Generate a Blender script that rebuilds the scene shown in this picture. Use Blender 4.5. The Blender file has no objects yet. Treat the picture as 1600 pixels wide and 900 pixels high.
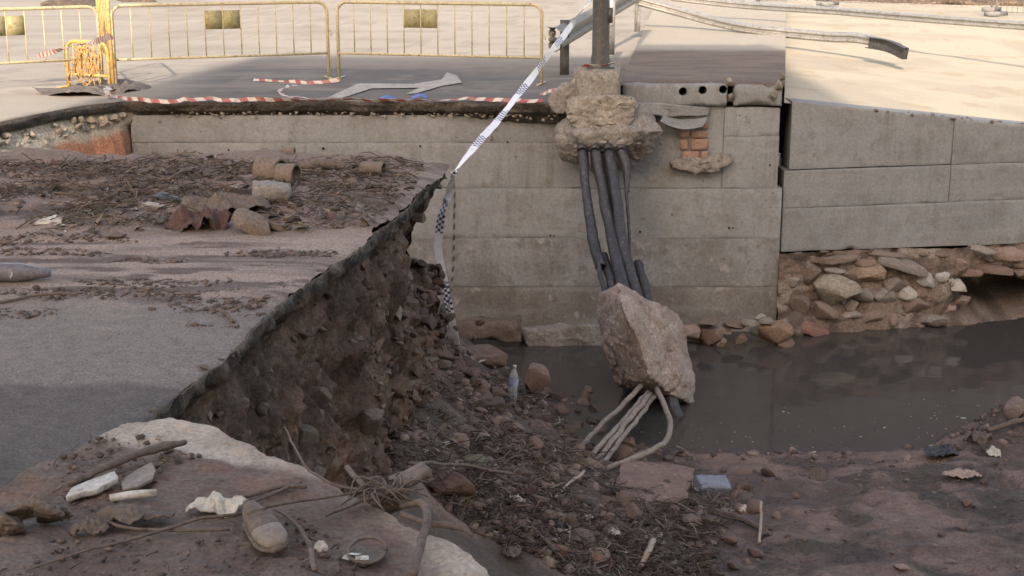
import bpy, bmesh, math, random
import numpy as np
from mathutils import Vector, Matrix, Euler

# ------------------------------------------------------------------ camera, sky, sun, exposure
scene = bpy.context.scene
R = math.radians
FPX, HCAM, PITCH = 2198.0, 1.8, math.atan(550 / 2198.0)
cam = bpy.data.cameras.new('camera'); cam.sensor_width = 36.0; cam.lens = FPX / 1600 * 36
cam.clip_start = 0.1; cam.clip_end = 2000
camo = bpy.data.objects.new('camera', cam); scene.collection.objects.link(camo)
camo.location = (0, 0, HCAM); camo.rotation_euler = (math.pi / 2 - PITCH, 0, 0)
scene.camera = camo

SUN_EL, SUN_SLOPE = R(30), 0.15
SUN_AZ = math.atan2(-SUN_SLOPE, -1.0)
world = bpy.data.worlds.new('World'); scene.world = world; world.use_nodes = True
wn = world.node_tree
bg = wn.nodes['Background']; bg.inputs['Strength'].default_value = 0.15
sky = wn.nodes.new('ShaderNodeTexSky'); sky.sky_type = 'NISHITA'; sky.sun_disc = False
sky.sun_elevation = SUN_EL; sky.sun_rotation = SUN_AZ; sky.dust_density = 2.0; sky.ozone_density = 0.6; sky.air_density = 1.2
wn.links.new(sky.outputs[0], bg.inputs['Color'])
sl = bpy.data.lights.new('sun', 'SUN'); sl.energy = 2.0; sl.angle = R(0.5); sl.color = (1.0, 0.985, 0.965)
so = bpy.data.objects.new('sun', sl); scene.collection.objects.link(so)
travel = Vector((SUN_SLOPE, 1.0, 0)).normalized() * math.cos(SUN_EL) + Vector((0, 0, -math.sin(SUN_EL)))
so.rotation_euler = travel.to_track_quat('-Z', 'Y').to_euler(); so.location = (-8, -30, 40)
vs = scene.view_settings
vs.view_transform = 'Standard'; vs.look = 'None'; vs.exposure = 1.6; vs.gamma = 1.0; vs.use_curve_mapping = False
vs.use_white_balance = True; vs.white_balance_temperature = 8300; vs.white_balance_tint = 17

# ------------------------------------------------------------------ helpers
RNG = np.random.default_rng(7); random.seed(7)
COL = scene.collection
CT, ST = math.cos(PITCH), math.sin(PITCH)

def ray(px, py):
    xc = (px - 800) / FPX; yc = -(py - 450) / FPX
    return xc, CT + yc * ST, -ST + yc * CT
def at(px, py, z=0.0):                 # point of the place seen at a photo pixel, on the level z
    a, b, c = ray(px, py); t = (z - HCAM) / c
    return Vector((a * t, b * t, z))
def atY(px, py, Y):                    # the same at depth Y
    a, b, c = ray(px, py); t = Y / b
    return Vector((a * t, Y, HCAM + c * t))

def _h(ix, iy, iz, seed):
    n = (ix * 374761393 + iy * 668265263 + iz * 2147483647 + seed * 974711) & 0xffffffff
    n = ((n ^ (n >> 13)) * 1274126177) & 0xffffffff
    n = ((n ^ (n >> 16)) * 2246822519) & 0xffffffff
    return ((n ^ (n >> 15)) & 0xffffff) / float(0x7fffff) - 1.0
def vnoise(p, seed=0):
    p = np.asarray(p, dtype=np.float64); i = np.floor(p).astype(np.int64); f = p - i
    u = f * f * f * (f * (f * 6 - 15) + 10)
    r = 0
    for dx in (0, 1):
        wx = u[..., 0] if dx else 1 - u[..., 0]
        for dy in (0, 1):
            wy = u[..., 1] if dy else 1 - u[..., 1]
            for dz in (0, 1):
                wz = u[..., 2] if dz else 1 - u[..., 2]
                r = r + wx * wy * wz * _h(i[..., 0] + dx, i[..., 1] + dy, i[..., 2] + dz, seed)
    return r
def fbm(p, scale=1.0, octaves=5, seed=0, gain=0.5, ridged=False):
    p = np.asarray(p, dtype=np.float64) * scale
    a, s, r = 1.0, 0.0, 0
    for o in range(octaves):
        n = vnoise(p + o * 17.3, seed + o * 31)
        if ridged: n = 1 - 2 * np.abs(n)
        r = r + a * n; s += a; a *= gain; p = p * 2.03
    return r / s
def fb2(x, y, scale, octaves=5, seed=0, **k):
    return fbm(np.stack([x, y, np.zeros_like(x) + 0.37], -1), scale, octaves, seed, **k)
def sstep(a, b, x):
    t = np.clip((x - a) / (b - a), 0, 1); return t * t * (3 - 2 * t)

def link(o, parent=None):
    COL.objects.link(o)
    if parent is not None: o.parent = parent
    return o
def mesh_obj(name, verts, faces, mat, parent=None, smooth=True, col=None, uv=None):
    me = bpy.data.meshes.new(name)
    me.from_pydata([tuple(v) for v in np.asarray(verts).tolist()] if not isinstance(verts, list) else verts, [], faces)
    return finish(name, me, mat, parent, smooth, col, uv)
def finish(name, me, mat, parent=None, smooth=True, col=None, uv=None):
    me.update()
    if smooth: me.polygons.foreach_set('use_smooth', [True] * len(me.polygons))
    if mat is not None: me.materials.append(mat)
    if col is not None:
        ca = me.color_attributes.new('col', 'FLOAT_COLOR', 'POINT')
        c = np.ones((len(me.vertices), 4)); c[:, :3] = col
        ca.data.foreach_set('color', c.ravel())
    if uv is not None:
        ul = me.uv_layers.new(name='UVMap')
        li = np.zeros(len(me.loops), dtype=np.int32); me.loops.foreach_get('vertex_index', li)
        ul.data.foreach_set('uv', np.asarray(uv)[li].ravel())
    return link(bpy.data.objects.new(name, me), parent)
def grid_obj(name, V, mat, parent=None, col=None, flip=False, smooth=True, closed_u=False):
    n, m = V.shape[:2]
    idx = np.arange(n * m).reshape(n, m)
    if closed_u: idx = np.concatenate([idx, idx[:1]], 0)
    a, b, c, d = idx[:-1, :-1], idx[1:, :-1], idx[1:, 1:], idx[:-1, 1:]
    F = np.stack([a, b, c, d] if not flip else [a, d, c, b], -1).reshape(-1, 4)
    me = bpy.data.meshes.new(name)
    me.vertices.add(n * m); me.vertices.foreach_set('co', V.reshape(-1))
    me.loops.add(F.size); me.loops.foreach_set('vertex_index', F.ravel().astype(np.int32))
    me.polygons.add(len(F)); me.polygons.foreach_set('loop_start', np.arange(0, F.size, 4, dtype=np.int32))
    me.update(calc_edges=True)
    return finish(name, me, mat, parent, smooth, None if col is None else col.reshape(-1, 3))
def thing(name, label, cat, loc=(0, 0, 0), group=None):
    o = bpy.data.objects.new(name, None); o.location = loc; o.empty_display_size = 0.1
    COL.objects.link(o); return tag(o, label, cat, group)
def tag(o, label, cat, group=None):
    o['label'] = label; o['category'] = cat
    if group: o['group'] = group
    return o
def struct(o): o['kind'] = 'structure'; return o
def stuff(o, label=None, cat=None):
    o['kind'] = 'stuff'
    if label: o['label'] = label; o['category'] = cat
    return o
def under(o, parent):                 # parent keeping world place
    o.parent = parent
    o.matrix_parent_inverse = Matrix.Translation(-Vector(parent.location)) if parent.type == 'EMPTY' else Matrix.Identity(4)
    return o

def crom(pts, n):
    P = np.array([tuple(p) for p in pts], dtype=float)
    if len(P) == 2: return P[0] + np.linspace(0, 1, n)[:, None] * (P[1] - P[0])
    Q = np.vstack([2 * P[0] - P[1], P, 2 * P[-1] - P[-2]])
    out = []
    for t in np.linspace(0, len(P) - 1 - 1e-9, n):
        i = int(t); f = t - i
        p0, p1, p2, p3 = Q[i:i + 4]
        out.append(.5 * (2 * p1 + (p2 - p0) * f + (2 * p0 - 5 * p1 + 4 * p2 - p3) * f * f + (3 * p1 - p0 - 3 * p2 + p3) * f ** 3))
    return np.array(out)
def frames(C):
    T = np.gradient(C, axis=0); T /= np.linalg.norm(T, axis=1)[:, None] + 1e-12
    N = np.zeros_like(C); n = np.cross(T[0], (0.13, 0.2, 1.0))
    if np.linalg.norm(n) < .05: n = np.cross(T[0], (1, 0, 0))
    for i in range(len(C)):
        n = n - T[i] * np.dot(n, T[i]); n /= np.linalg.norm(n) + 1e-12; N[i] = n
    return T, N, np.cross(T, N)
def tube_data(pts, r, n=24, seg=8, noise=0.0, seed=0, smooth=True):
    C = crom(pts, n) if smooth else np.array([tuple(p) for p in pts], float)
    n = len(C)
    if noise: C = C + noise * np.stack([fbm(C, 6, 3, seed + k) for k in range(3)], -1)
    T, N, B = frames(C)
    rr = np.interp(np.linspace(0, 1, n), np.linspace(0, 1, len(r)), r) if hasattr(r, '__len__') else np.full(n, r)
    a = np.linspace(0, 2 * np.pi, seg, endpoint=False)
    V = C[:, None, :] + rr[:, None, None] * (np.cos(a)[None, :, None] * N[:, None, :] + np.sin(a)[None, :, None] * B[:, None, :])
    return V
def tube(name, pts, r, mat, parent=None, n=24, seg=8, noise=0.0, rough=0.0, seed=0, smooth=True, hollow=0.0):
    V = tube_data(pts, r, n, seg, noise, seed, smooth)
    n = V.shape[0]
    if rough:
        C = V.mean(1, keepdims=True); d = V - C
        V = C + d * (1 + rough * fbm(V, 1.5 / max(np.mean(np.linalg.norm(d, axis=-1)), 1e-3) * .3, 3, seed + 5)[..., None])
    verts = V.reshape(-1, 3)
    F = []
    for i in range(n - 1):
        for j in range(seg):
            k = (j + 1) % seg
            F.append((i * seg + j, i * seg + k, (i + 1) * seg + k, (i + 1) * seg + j))
    if hollow:
        C = V.mean(1, keepdims=True); W = (C + (V - C) * (1 - hollow)).reshape(-1, 3)
        o = len(verts); verts = np.vstack([verts, W])
        F2 = [tuple(o + v for v in reversed(f)) for f in F]
        for j in range(seg):
            k = (j + 1) % seg
            F2.append((j, o + j, o + k, k)); e = (n - 1) * seg
            F2.append((e + k, o + e + k, o + e + j, e + j))
        F = F + F2
    else:
        F.append(tuple(range(seg))[::-1]); F.append(tuple(range((n - 1) * seg, n * seg)))
    return mesh_obj(name, verts, F, mat, parent)
def ribbon(name, pts, width, mat, parent=None, n=80, axis=None, twist=0.0, thick=0.0015, flutter=0.0, seed=0, phase=0.0):
    C = crom(pts, n)
    if flutter: C = C + flutter * np.stack([fbm(C, 5, 3, seed + k) for k in range(3)], -1)
    T = np.gradient(C, axis=0); T /= np.linalg.norm(T, axis=1)[:, None]
    A = np.array(axis if axis is not None else (0, 0, 1), float)
    L = np.concatenate([[0], np.cumsum(np.linalg.norm(np.diff(C, axis=0), axis=1))])
    V = np.zeros((n, 4, 3)); U = np.zeros((n, 4, 2))
    for i in range(n):
        w = A - T[i] * np.dot(A, T[i])
        w = w / (np.linalg.norm(w) + 1e-9); b = np.cross(T[i], w)
        t = twist * L[i] + phase + (0.5 * math.sin(3.1 * L[i] + seed) if twist else 0)
        w, b = w * math.cos(t) + b * math.sin(t), b * math.cos(t) - w * math.sin(t)
        h = width / 2
        V[i] = [C[i] - w * h - b * thick, C[i] + w * h - b * thick, C[i] + w * h + b * thick, C[i] - w * h + b * thick]
        U[i] = [(L[i], 0), (L[i], width), (L[i], width), (L[i], 0)]
    F = []
    for i in range(n - 1):
        for j in range(4):
            k = (j + 1) % 4; F.append((i * 4 + j, i * 4 + k, i * 4 + 4 + k, i * 4 + 4 + j))
    F.append((3, 2, 1, 0)); e = (n - 1) * 4; F.append((e, e + 1, e + 2, e + 3))
    return mesh_obj(name, V.reshape(-1, 3), F, mat, parent, smooth=False, uv=U.reshape(-1, 2))
def bm_obj(name, bm, mat, parent=None, smooth=True):
    me = bpy.data.meshes.new(name); bm.to_mesh(me); bm.free()
    return finish(name, me, mat, parent, smooth)
def get_co(me):
    a = np.zeros(len(me.vertices) * 3); me.vertices.foreach_get('co', a); return a.reshape(-1, 3)
def set_co(me, a): me.vertices.foreach_set('co', np.asarray(a).ravel()); me.update()
def vecnoise(P, scale, amp, octv=4, seed=0):
    return amp * np.stack([fbm(P, scale, octv, seed + 100 * k) for k in range(3)], -1)
_ICO = {}
def ico(sub):
    if sub not in _ICO:
        bm = bmesh.new(); bmesh.ops.create_icosphere(bm, subdivisions=sub, radius=1.0)
        _ICO[sub] = (np.array([v.co[:] for v in bm.verts]), [tuple(v.index for v in f.verts) for f in bm.faces]); bm.free()
    return _ICO[sub]
def hullrock(name, pts, mat, parent=None, cuts=3, amp=0.03, scale=4.0, seed=0, fine=0.008, bevel=0.02, sharp=40):
    bm = bmesh.new()
    for p in pts: bm.verts.new(tuple(p))
    bmesh.ops.convex_hull(bm, input=bm.verts); bm.normal_update()
    c = np.mean([tuple(p) for p in pts], axis=0)
    N, D = [], []
    for f in bm.faces:
        n = np.array(f.normal[:]); d = float(np.dot(n, np.array(f.verts[0].co[:]) - c))
        if d < 0: n, d = -n, -d
        if f.calc_area() > 1e-7: N.append(n); D.append(d)
    bm.free(); N = np.array(N); D = np.array(D)
    P, F = ico(6 if cuts > 7 else 5)
    ext = np.ptp(np.array([tuple(p) for p in pts]), axis=0) / 2 + 1e-3
    dirs = P * ext; dirs /= np.linalg.norm(dirs, axis=1)[:, None]
    q = dirs @ N.T
    t = np.where(q > 1e-4, D[None, :] / np.maximum(q, 1e-4), 1e9)
    k = max(bevel, .004) * .8; tm = t.min(1)
    t = tm - k * np.log(np.exp(-(t - tm[:, None]) / k).sum(1))       # softened edges
    X = c + dirs * t[:, None]
    d = amp * fbm(X, scale, 5, seed) + fine * fbm(X, scale * 5, 4, seed + 9, ridged=True)
    X = X + dirs * d[:, None] + vecnoise(X, scale * .8, amp * .6, 3, seed + 3)
    o = mesh_obj(name, X, F, mat, parent)
    if sharp: o.data.set_sharp_from_angle(angle=R(sharp))
    return o
def rbox(name, x0, x1, y0, y1, z0, z1, mat, parent=None, res=0.06, amp=0.006, scale=3.0, seed=0, chip=0.03, M=None):
    n = [max(2, min(60, int(abs(d) / res) + 1)) for d in (x1 - x0, y1 - y0, z1 - z0)]
    vid, V, F = {}, [], []
    def vert(i, j, k):
        if (i, j, k) not in vid:
            vid[(i, j, k)] = len(V); V.append((i / n[0], j / n[1], k / n[2]))
        return vid[(i, j, k)]
    for (a, b, c) in ((0, 1, 2), (1, 2, 0), (2, 0, 1)):
        for side in (0, n[c]):
            for i in range(n[a]):
                for j in range(n[b]):
                    q = []
                    for (di, dj) in ((0, 0), (1, 0), (1, 1), (0, 1)):
                        t = [0, 0, 0]; t[a] = i + di; t[b] = j + dj; t[c] = side; q.append(vert(*t))
                    F.append(tuple(q) if side else tuple(q[::-1]))
    U = np.array(V); P = np.array([x0, y0, z0]) + U * np.array([x1 - x0, y1 - y0, z1 - z0])
    S = np.array([x1 - x0, y1 - y0, z1 - z0])
    E = np.minimum(U, 1 - U) * np.abs(S)
    Es = np.sort(E, axis=1)[:, 1]                    # distance to the nearest edge
    k = np.exp(-(Es / (chip * .8)) ** 2) if chip else 0 * Es
    cen = P.mean(0)
    if chip:
        w = np.clip(.25 + .9 * fbm(P, 9, 3, seed + 21), 0, 1.2) * chip * k
        dirn = (U - .5); dirn = np.where(E <= np.sort(E, axis=1)[:, 1:2] + 1e-9, np.sign(dirn), 0.0)
        P = P - dirn * w[:, None]
    P = P + vecnoise(P, scale, amp, 4, seed)
    if M is not None: P = (np.array(M.to_3x3()) @ P.T).T + np.array(M.translation)
    return mesh_obj(name, P, F, mat, parent)
def starslab(name, boundary, zf, thick, mat, parent=None, rings=24, nb=200, rough=0.02, rscale=5, amp=0.01, ascale=5, seed=0, colf=None, dome=0.0, centre=None, amp2=0.0):
    B = np.array([tuple(p)[:2] for p in boundary]); 
    c = B.mean(0) if centre is None else np.array(centre)
    Bc = np.vstack([B, B[:1]]); L = np.concatenate([[0], np.cumsum(np.linalg.norm(np.diff(Bc, axis=0), axis=1))])
    s = np.linspace(0, L[-1], nb, endpoint=False)
    E = np.stack([np.interp(s, L, Bc[:, 0]), np.interp(s, L, Bc[:, 1])], -1)
    nz = fb2(E[:, 0], E[:, 1], rscale, 5, seed)
    d = E - c; dl = np.linalg.norm(d, axis=1)[:, None]; E = E + d / dl * (rough * nz)[:, None]
    rs = np.linspace(0, 1, rings) ** .8
    XY = c + rs[None, :, None] * (E - c)[:, None, :]
    X, Y = XY[..., 0], XY[..., 1]
    Z = zf(X, Y) + amp * fb2(X, Y, ascale, 5, seed + 4) + dome * (1 - rs[None, :] ** 2)
    if amp2: Z = Z + amp2 * fb2(X, Y, 16, 5, seed + 8) + amp2 * .7 * fb2(X * .6, Y * 1.5, 7, 4, seed + 11, ridged=True)
    top = np.stack([X, Y, Z], -1)
    rows = [top]
    ed = E - c
    for f, k in ((1.004, .3), (.99, .7), (.97, 1.0)):
        w = c + (ed * (f + .02 * fb2(E[:, 0] + k, E[:, 1], rscale * 3, 3, seed + 7)[:, None]))
        z = Z[:, -1] - thick * k
        rows.append(np.stack([w[:, 0], w[:, 1], z], -1)[:, None, :])
    low = np.stack([np.full(nb, c[0]), np.full(nb, c[1]), np.full(nb, (Z[:, 0] - thick).mean())], -1)[:, None, :]
    V = np.concatenate(rows + [low], 1)
    col = None
    if colf is not None: col = colf(V[..., 0], V[..., 1], V[..., 2])
    return grid_obj(name, V, mat, parent, col, closed_u=True)

# ------------------------------------------------------------------ materials
MATS = {}
def mat(name, c1=None, c2=None, c3=None, scale=4.0, rough=0.85, bump=0.25, bscale=30.0, source='noise', spec=0.3, metal=0.0,
        detail=8.0, lo=.35, hi=.65, vary=0.0, spots=None, bdist=0.01, fine=0.18, streak=0.0):
    if name in MATS: return MATS[name]
    m = bpy.data.materials.new(name); m.use_nodes = True; nt = m.node_tree; N, Lk = nt.nodes, nt.links
    b = N['Principled BSDF']; b.inputs['Roughness'].default_value = rough; b.inputs['Metallic'].default_value = metal
    b.inputs['Specular IOR Level'].default_value = spec
    tc = N.new('ShaderNodeTexCoord'); vec = tc.outputs['Object']
    oi = N.new('ShaderNodeObjectInfo')
    if vary:
        ad = N.new('ShaderNodeVectorMath'); ad.operation = 'ADD'; Lk.new(vec, ad.inputs[0])
        sc = N.new('ShaderNodeVectorMath'); sc.operation = 'SCALE'; sc.inputs[0].default_value = (37.1, 19.7, 53.3); Lk.new(oi.outputs['Random'], sc.inputs['Scale'])
        Lk.new(sc.outputs[0], ad.inputs[1]); vec = ad.outputs[0]
    def noise(s, d=detail, r=.6, dist=0.0):
        n = N.new('ShaderNodeTexNoise'); n.inputs['Scale'].default_value = s; n.inputs['Detail'].default_value = d
        n.inputs['Roughness'].default_value = r; n.inputs['Distortion'].default_value = dist; Lk.new(vec, n.inputs['Vector']); return n.outputs['Fac']
    def mix(f, a, c, blend='MIX'):
        x = N.new('ShaderNodeMix'); x.data_type = 'RGBA'; x.blend_type = blend; x.clamp_factor = True
        for sock, v in ((x.inputs[0], f), (x.inputs[6], a), (x.inputs[7], c)):
            if hasattr(v, 'is_linked') or hasattr(v, 'links'): Lk.new(v, sock)
            else: sock.default_value = v if not isinstance(v, tuple) else (*v, 1.0)
        return x.outputs[2]
    def ramp(f, a, c):
        r = N.new('ShaderNodeMapRange'); r.inputs[1].default_value = a; r.inputs[2].default_value = c; r.clamp = True; Lk.new(f, r.inputs[0]); return r.outputs[0]
    if source == 'attr':
        at_ = N.new('ShaderNodeAttribute'); at_.attribute_name = 'col'; col = at_.outputs['Color']
    elif source == 'object':
        col = oi.outputs['Color']
        dk = mix(1.0, col, (.62, .58, .55), 'MULTIPLY')
        col = mix(ramp(noise(scale), lo, hi), col, dk)
    else:
        col = mix(ramp(noise(scale, dist=.3), lo, hi), c1, c2 or c1)
        if c3: col = mix(ramp(noise(scale * 3.7), .52, .68), col, c3)
    if spots:
        sc_, thr, colr = spots
        col = mix(ramp(noise(sc_, 3.0), thr, thr + .06), col, colr)
    if streak:
        mp = N.new('ShaderNodeMapping'); mp.inputs['Scale'].default_value = (7, 7, .55); Lk.new(vec, mp.inputs[0])
        n2 = N.new('ShaderNodeTexNoise'); n2.inputs['Scale'].default_value = 1.0; n2.inputs['Detail'].default_value = 6; n2.inputs['Roughness'].default_value = .65; Lk.new(mp.outputs[0], n2.inputs['Vector'])
        ml = N.new('ShaderNodeMath'); ml.operation = 'MULTIPLY'; Lk.new(ramp(n2.outputs['Fac'], .5, .72), ml.inputs[0]); Lk.new(ramp(noise(1.1, 3.0), .42, .6), ml.inputs[1])
        m3 = N.new('ShaderNodeMath'); m3.operation = 'MULTIPLY'; m3.inputs[1].default_value = streak; Lk.new(ml.outputs[0], m3.inputs[0])
        col = mix(m3.outputs[0], col, (.105, .09, .078))
        mp2 = N.new('ShaderNodeMapping'); mp2.inputs['Scale'].default_value = (.8, .8, 9); Lk.new(vec, mp2.inputs[0])
        n3 = N.new('ShaderNodeTexNoise'); n3.inputs['Scale'].default_value = 1.0; n3.inputs['Detail'].default_value = 5; Lk.new(mp2.outputs[0], n3.inputs['Vector'])
        m4 = N.new('ShaderNodeMath'); m4.operation = 'MULTIPLY'; m4.inputs[1].default_value = .45; Lk.new(ramp(n3.outputs['Fac'], .52, .75), m4.inputs[0])
        col = mix(m4.outputs[0], col, (.27, .26, .245))
    f1 = ramp(noise(bscale * 1.7, 5.0, .7), .36, .64)
    g = N.new('ShaderNodeMapRange'); g.inputs[3].default_value = 1 - fine; g.inputs[4].default_value = 1 + fine; Lk.new(f1, g.inputs[0])
    vm = N.new('ShaderNodeVectorMath'); vm.operation = 'SCALE'; Lk.new(col, vm.inputs[0]); Lk.new(g.outputs[0], vm.inputs['Scale'])
    Lk.new(vm.outputs[0], b.inputs['Base Color'])
    rr = N.new('ShaderNodeMapRange'); rr.inputs[3].default_value = max(.02, rough - .12); rr.inputs[4].default_value = min(1, rough + .1)
    Lk.new(noise(scale * 2.3), rr.inputs[0]); Lk.new(rr.outputs[0], b.inputs['Roughness'])
    if bump:
        bp = N.new('ShaderNodeBump'); bp.inputs['Strength'].default_value = bump; bp.inputs['Distance'].default_value = bdist
        s2 = N.new('ShaderNodeMath'); s2.operation = 'ADD'; Lk.new(noise(bscale, 8.0, .65), s2.inputs[0]); Lk.new(noise(bscale * .25, 5.0), s2.inputs[1])
        Lk.new(s2.outputs[0], bp.inputs['Height']); Lk.new(bp.outputs[0], b.inputs['Normal'])
    MATS[name] = m; return m
def stripe_mat(name, ca, cb, period, check=False, worn=.25):
    m = bpy.data.materials.new(name); m.use_nodes = True; nt = m.node_tree; N, Lk = nt.nodes, nt.links
    b = N['Principled BSDF']; b.inputs['Roughness'].default_value = .45
    uv = N.new('ShaderNodeUVMap'); uv.uv_map = 'UVMap'
    if check:      # band of small dark checks along both margins and marks in the middle
        ck = N.new('ShaderNodeTexChecker'); ck.inputs['Scale'].default_value = 1 / period; Lk.new(uv.outputs[0], ck.inputs['Vector'])
        sx = N.new('ShaderNodeSeparateXYZ'); Lk.new(uv.outputs[0], sx.inputs[0])
        md = N.new('ShaderNodeMath'); md.operation = 'SINE'; mu = N.new('ShaderNodeMath'); mu.operation = 'MULTIPLY'; mu.inputs[1].default_value = 9.0
        Lk.new(sx.outputs[0], mu.inputs[0]); Lk.new(mu.outputs[0], md.inputs[0])
        gt = N.new('ShaderNodeMath'); gt.operation = 'GREATER_THAN'; gt.inputs[1].default_value = .35; Lk.new(md.outputs[0], gt.inputs[0])
        fm = N.new('ShaderNodeMath'); fm.operation = 'MULTIPLY'; Lk.new(ck.outputs['Fac'], fm.inputs[0]); Lk.new(gt.outputs[0], fm.inputs[1]); fac = fm.outputs[0]
    else:
        sx = N.new('ShaderNodeSeparateXYZ'); Lk.new(uv.outputs[0], sx.inputs[0])
        sh = N.new('ShaderNodeMath'); sh.operation = 'MULTIPLY_ADD'; sh.inputs[1].default_value = .7; Lk.new(sx.outputs[1], sh.inputs[0]); Lk.new(sx.outputs[0], sh.inputs[2])
        dv = N.new('ShaderNodeMath'); dv.operation = 'DIVIDE'; dv.inputs[1].default_value = period; Lk.new(sh.outputs[0], dv.inputs[0])
        fr = N.new('ShaderNodeMath'); fr.operation = 'FRACT'; Lk.new(dv.outputs[0], fr.inputs[0])
        gt = N.new('ShaderNodeMath'); gt.operation = 'GREATER_THAN'; gt.inputs[1].default_value = .5; Lk.new(fr.outputs[0], gt.inputs[0]); fac = gt.outputs[0]
    x = N.new('ShaderNodeMix'); x.data_type = 'RGBA'; Lk.new(fac, x.inputs[0]); x.inputs[6].default_value = (*ca, 1); x.inputs[7].default_value = (*cb, 1)
    tc = N.new('ShaderNodeTexCoord'); ns = N.new('ShaderNodeTexNoise'); ns.inputs['Scale'].default_value = 14; ns.inputs['Detail'].default_value = 6; Lk.new(tc.outputs['Object'], ns.inputs['Vector'])
    mr = N.new('ShaderNodeMapRange'); mr.inputs[1].default_value = .45; mr.inputs[2].default_value = .8; mr.inputs[4].default_value = worn * 2; Lk.new(ns.outputs[0], mr.inputs[0])
    y = N.new('ShaderNodeMix'); y.data_type = 'RGBA'; Lk.new(mr.outputs[0], y.inputs[0]); Lk.new(x.outputs[2], y.inputs[6]); y.inputs[7].default_value = (.28, .22, .18, 1)
    Lk.new(y.outputs[2], b.inputs['Base Color']); return m

M_TERR = mat('earth', source='attr', rough=.9, bump=.55, bscale=26, fine=.28, spec=.25, bdist=.02)
M_BANK = mat('bank_soil', source='attr', rough=.95, bump=.8, bscale=22, fine=.35, spec=.15, bdist=.03)
M_ROAD = mat('road_surface', source='attr', rough=.88, bump=.7, bscale=48, fine=.42, spec=.3, bdist=.008)
M_FAR = mat('far_ground', source='attr', rough=.9, bump=.25, bscale=30, fine=.12, spec=.2)
M_STONE = mat('stone', source='object', scale=7, rough=.88, bump=.5, bscale=35, fine=.25, vary=1, spec=.25)
M_CONC = mat('cast_concrete', (.250, .257, .260), (.20, .203, .203), (.20, .19, .18), scale=1.6, rough=.9, bump=.45, bscale=20, fine=.13, streak=.75, vary=1, spots=(11, .68, (.10, .085, .07)))
M_CONCD = mat('stained_concrete', (.222, .224, .224), (.168, .163, .158), (.155, .142, .132), scale=2.4, lo=.42, hi=.58, rough=.9, bump=.5, bscale=18, fine=.16, streak=.75, vary=1, spots=(6, .62, (.26, .24, .225)))
M_CONCR = mat('grey_concrete', (.224, .230, .234), (.186, .188, .189), (.165, .161, .158), scale=1.4, rough=.9, bump=.45, bscale=22, fine=.14, streak=.75, vary=1, spots=(13, .69, (.11, .10, .085)))
M_RUBBLE = mat('broken_concrete', (.27, .245, .22), (.20, .175, .156), (.165, .13, .11), scale=5, rough=.92, bump=.9, bscale=20, fine=.25, spots=(30, .70, (.42, .38, .33)), bdist=.02)
M_BOULD = mat('boulder_concrete', (.33, .272, .236), (.25, .185, .152), (.30, .26, .23), scale=2.6, lo=.42, hi=.58, rough=.92, bump=1.0, bscale=24, fine=.28, spots=(22, .69, (.45, .41, .36)), bdist=.02)
M_PALE = mat('pale_slab', source='attr', rough=.9, bump=.6, bscale=34, fine=.25, spec=.2, bdist=.012)
M_STEELD = mat('dark_steel', (.085, .085, .085), (.06, .058, .055), (.12, .10, .085), scale=6, rough=.55, bump=.1, metal=.3, spec=.4)
M_GALV = mat('galvanised_steel', (.42, .42, .41), (.34, .33, .31), (.25, .20, .16), scale=5, rough=.45, bump=.08, metal=.55)
M_GALVD = mat('muddy_galvanised', (.22, .20, .18), (.17, .15, .13), (.12, .10, .085), scale=5, rough=.6, bump=.1, metal=.3)
M_YEL = mat('yellow_paint', (.50, .43, .27), (.44, .37, .23), (.29, .21, .14), scale=6, rough=.5, bump=.06, vary=1)
M_YELPALE = mat('faded_yellow_plate', (.32, .285, .15), (.27, .24, .14), (.17, .145, .09), scale=5, rough=.55, bump=.05, vary=1)
M_ORANGE = mat('orange_worn_paint', (.55, .30, .09), (.50, .36, .15), (.38, .14, .07), scale=9, rough=.55, bump=.1, vary=1)
M_BLACKP = mat('black_duct', (.024, .024, .028), (.036, .035, .038), (.085, .072, .064), scale=7, rough=.5, bump=.1, vary=1, spec=.4)
M_CONDUIT = mat('muddy_conduit', (.27, .225, .19), (.21, .17, .14), (.13, .10, .083), scale=9, rough=.8, bump=.35, vary=1)
M_WOOD = mat('wet_wood', (.145, .105, .085), (.105, .078, .064), (.07, .052, .043), scale=9, rough=.8, bump=.6, vary=1)
M_TWIG = mat('twig', source='attr', rough=.9, bump=.2, fine=.2)
M_CLAY = mat('muddy_clay_pipe', (.185, .14, .117), (.145, .108, .09), (.11, .082, .069), scale=8, rough=.85, bump=.35, vary=1)
M_BRICK = mat('brick', (.30, .175, .13), (.255, .16, .125), (.28, .22, .18), scale=9, rough=.9, bump=.5, vary=1)
M_WHITE = mat('dirty_white', (.50, .46, .41), (.40, .36, .31), (.24, .19, .155), scale=10, rough=.6, bump=.2, vary=1)
M_MUDOBJ = mat('mud_caked', (.14, .106, .088), (.105, .08, .067), (.175, .138, .117), scale=10, rough=.85, bump=.6, vary=1)
M_REDCL = mat('dark_red_cloth', (.088, .045, .042), (.075, .045, .04), (.10, .075, .062), scale=12, rough=.9, bump=.5)
M_BLUECART = mat('blue_grey_carton', (.16, .18, .225), (.20, .21, .24), (.13, .11, .10), scale=14, rough=.6, bump=.15)
M_DARKPL = mat('dark_plastic', (.025, .027, .032), (.04, .038, .038), (.10, .08, .068), scale=9, rough=.4, bump=.3)
M_TAR = mat('torn_membrane', (.10, .09, .085), (.15, .13, .115), (.06, .055, .05), scale=7, rough=.8, bump=.5)
M_PAINT = mat('worn_road_paint', (.38, .35, .32), (.27, .235, .205), (.20, .165, .14), scale=5, rough=.8, bump=.1)
M_RW = stripe_mat('red_white_tape', (.50, .45, .42), (.30, .07, .07), .20, worn=.45)
M_BW = stripe_mat('blue_white_tape', (.68, .68, .72), (.035, .04, .11), .024, check=True, worn=.12)
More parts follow.
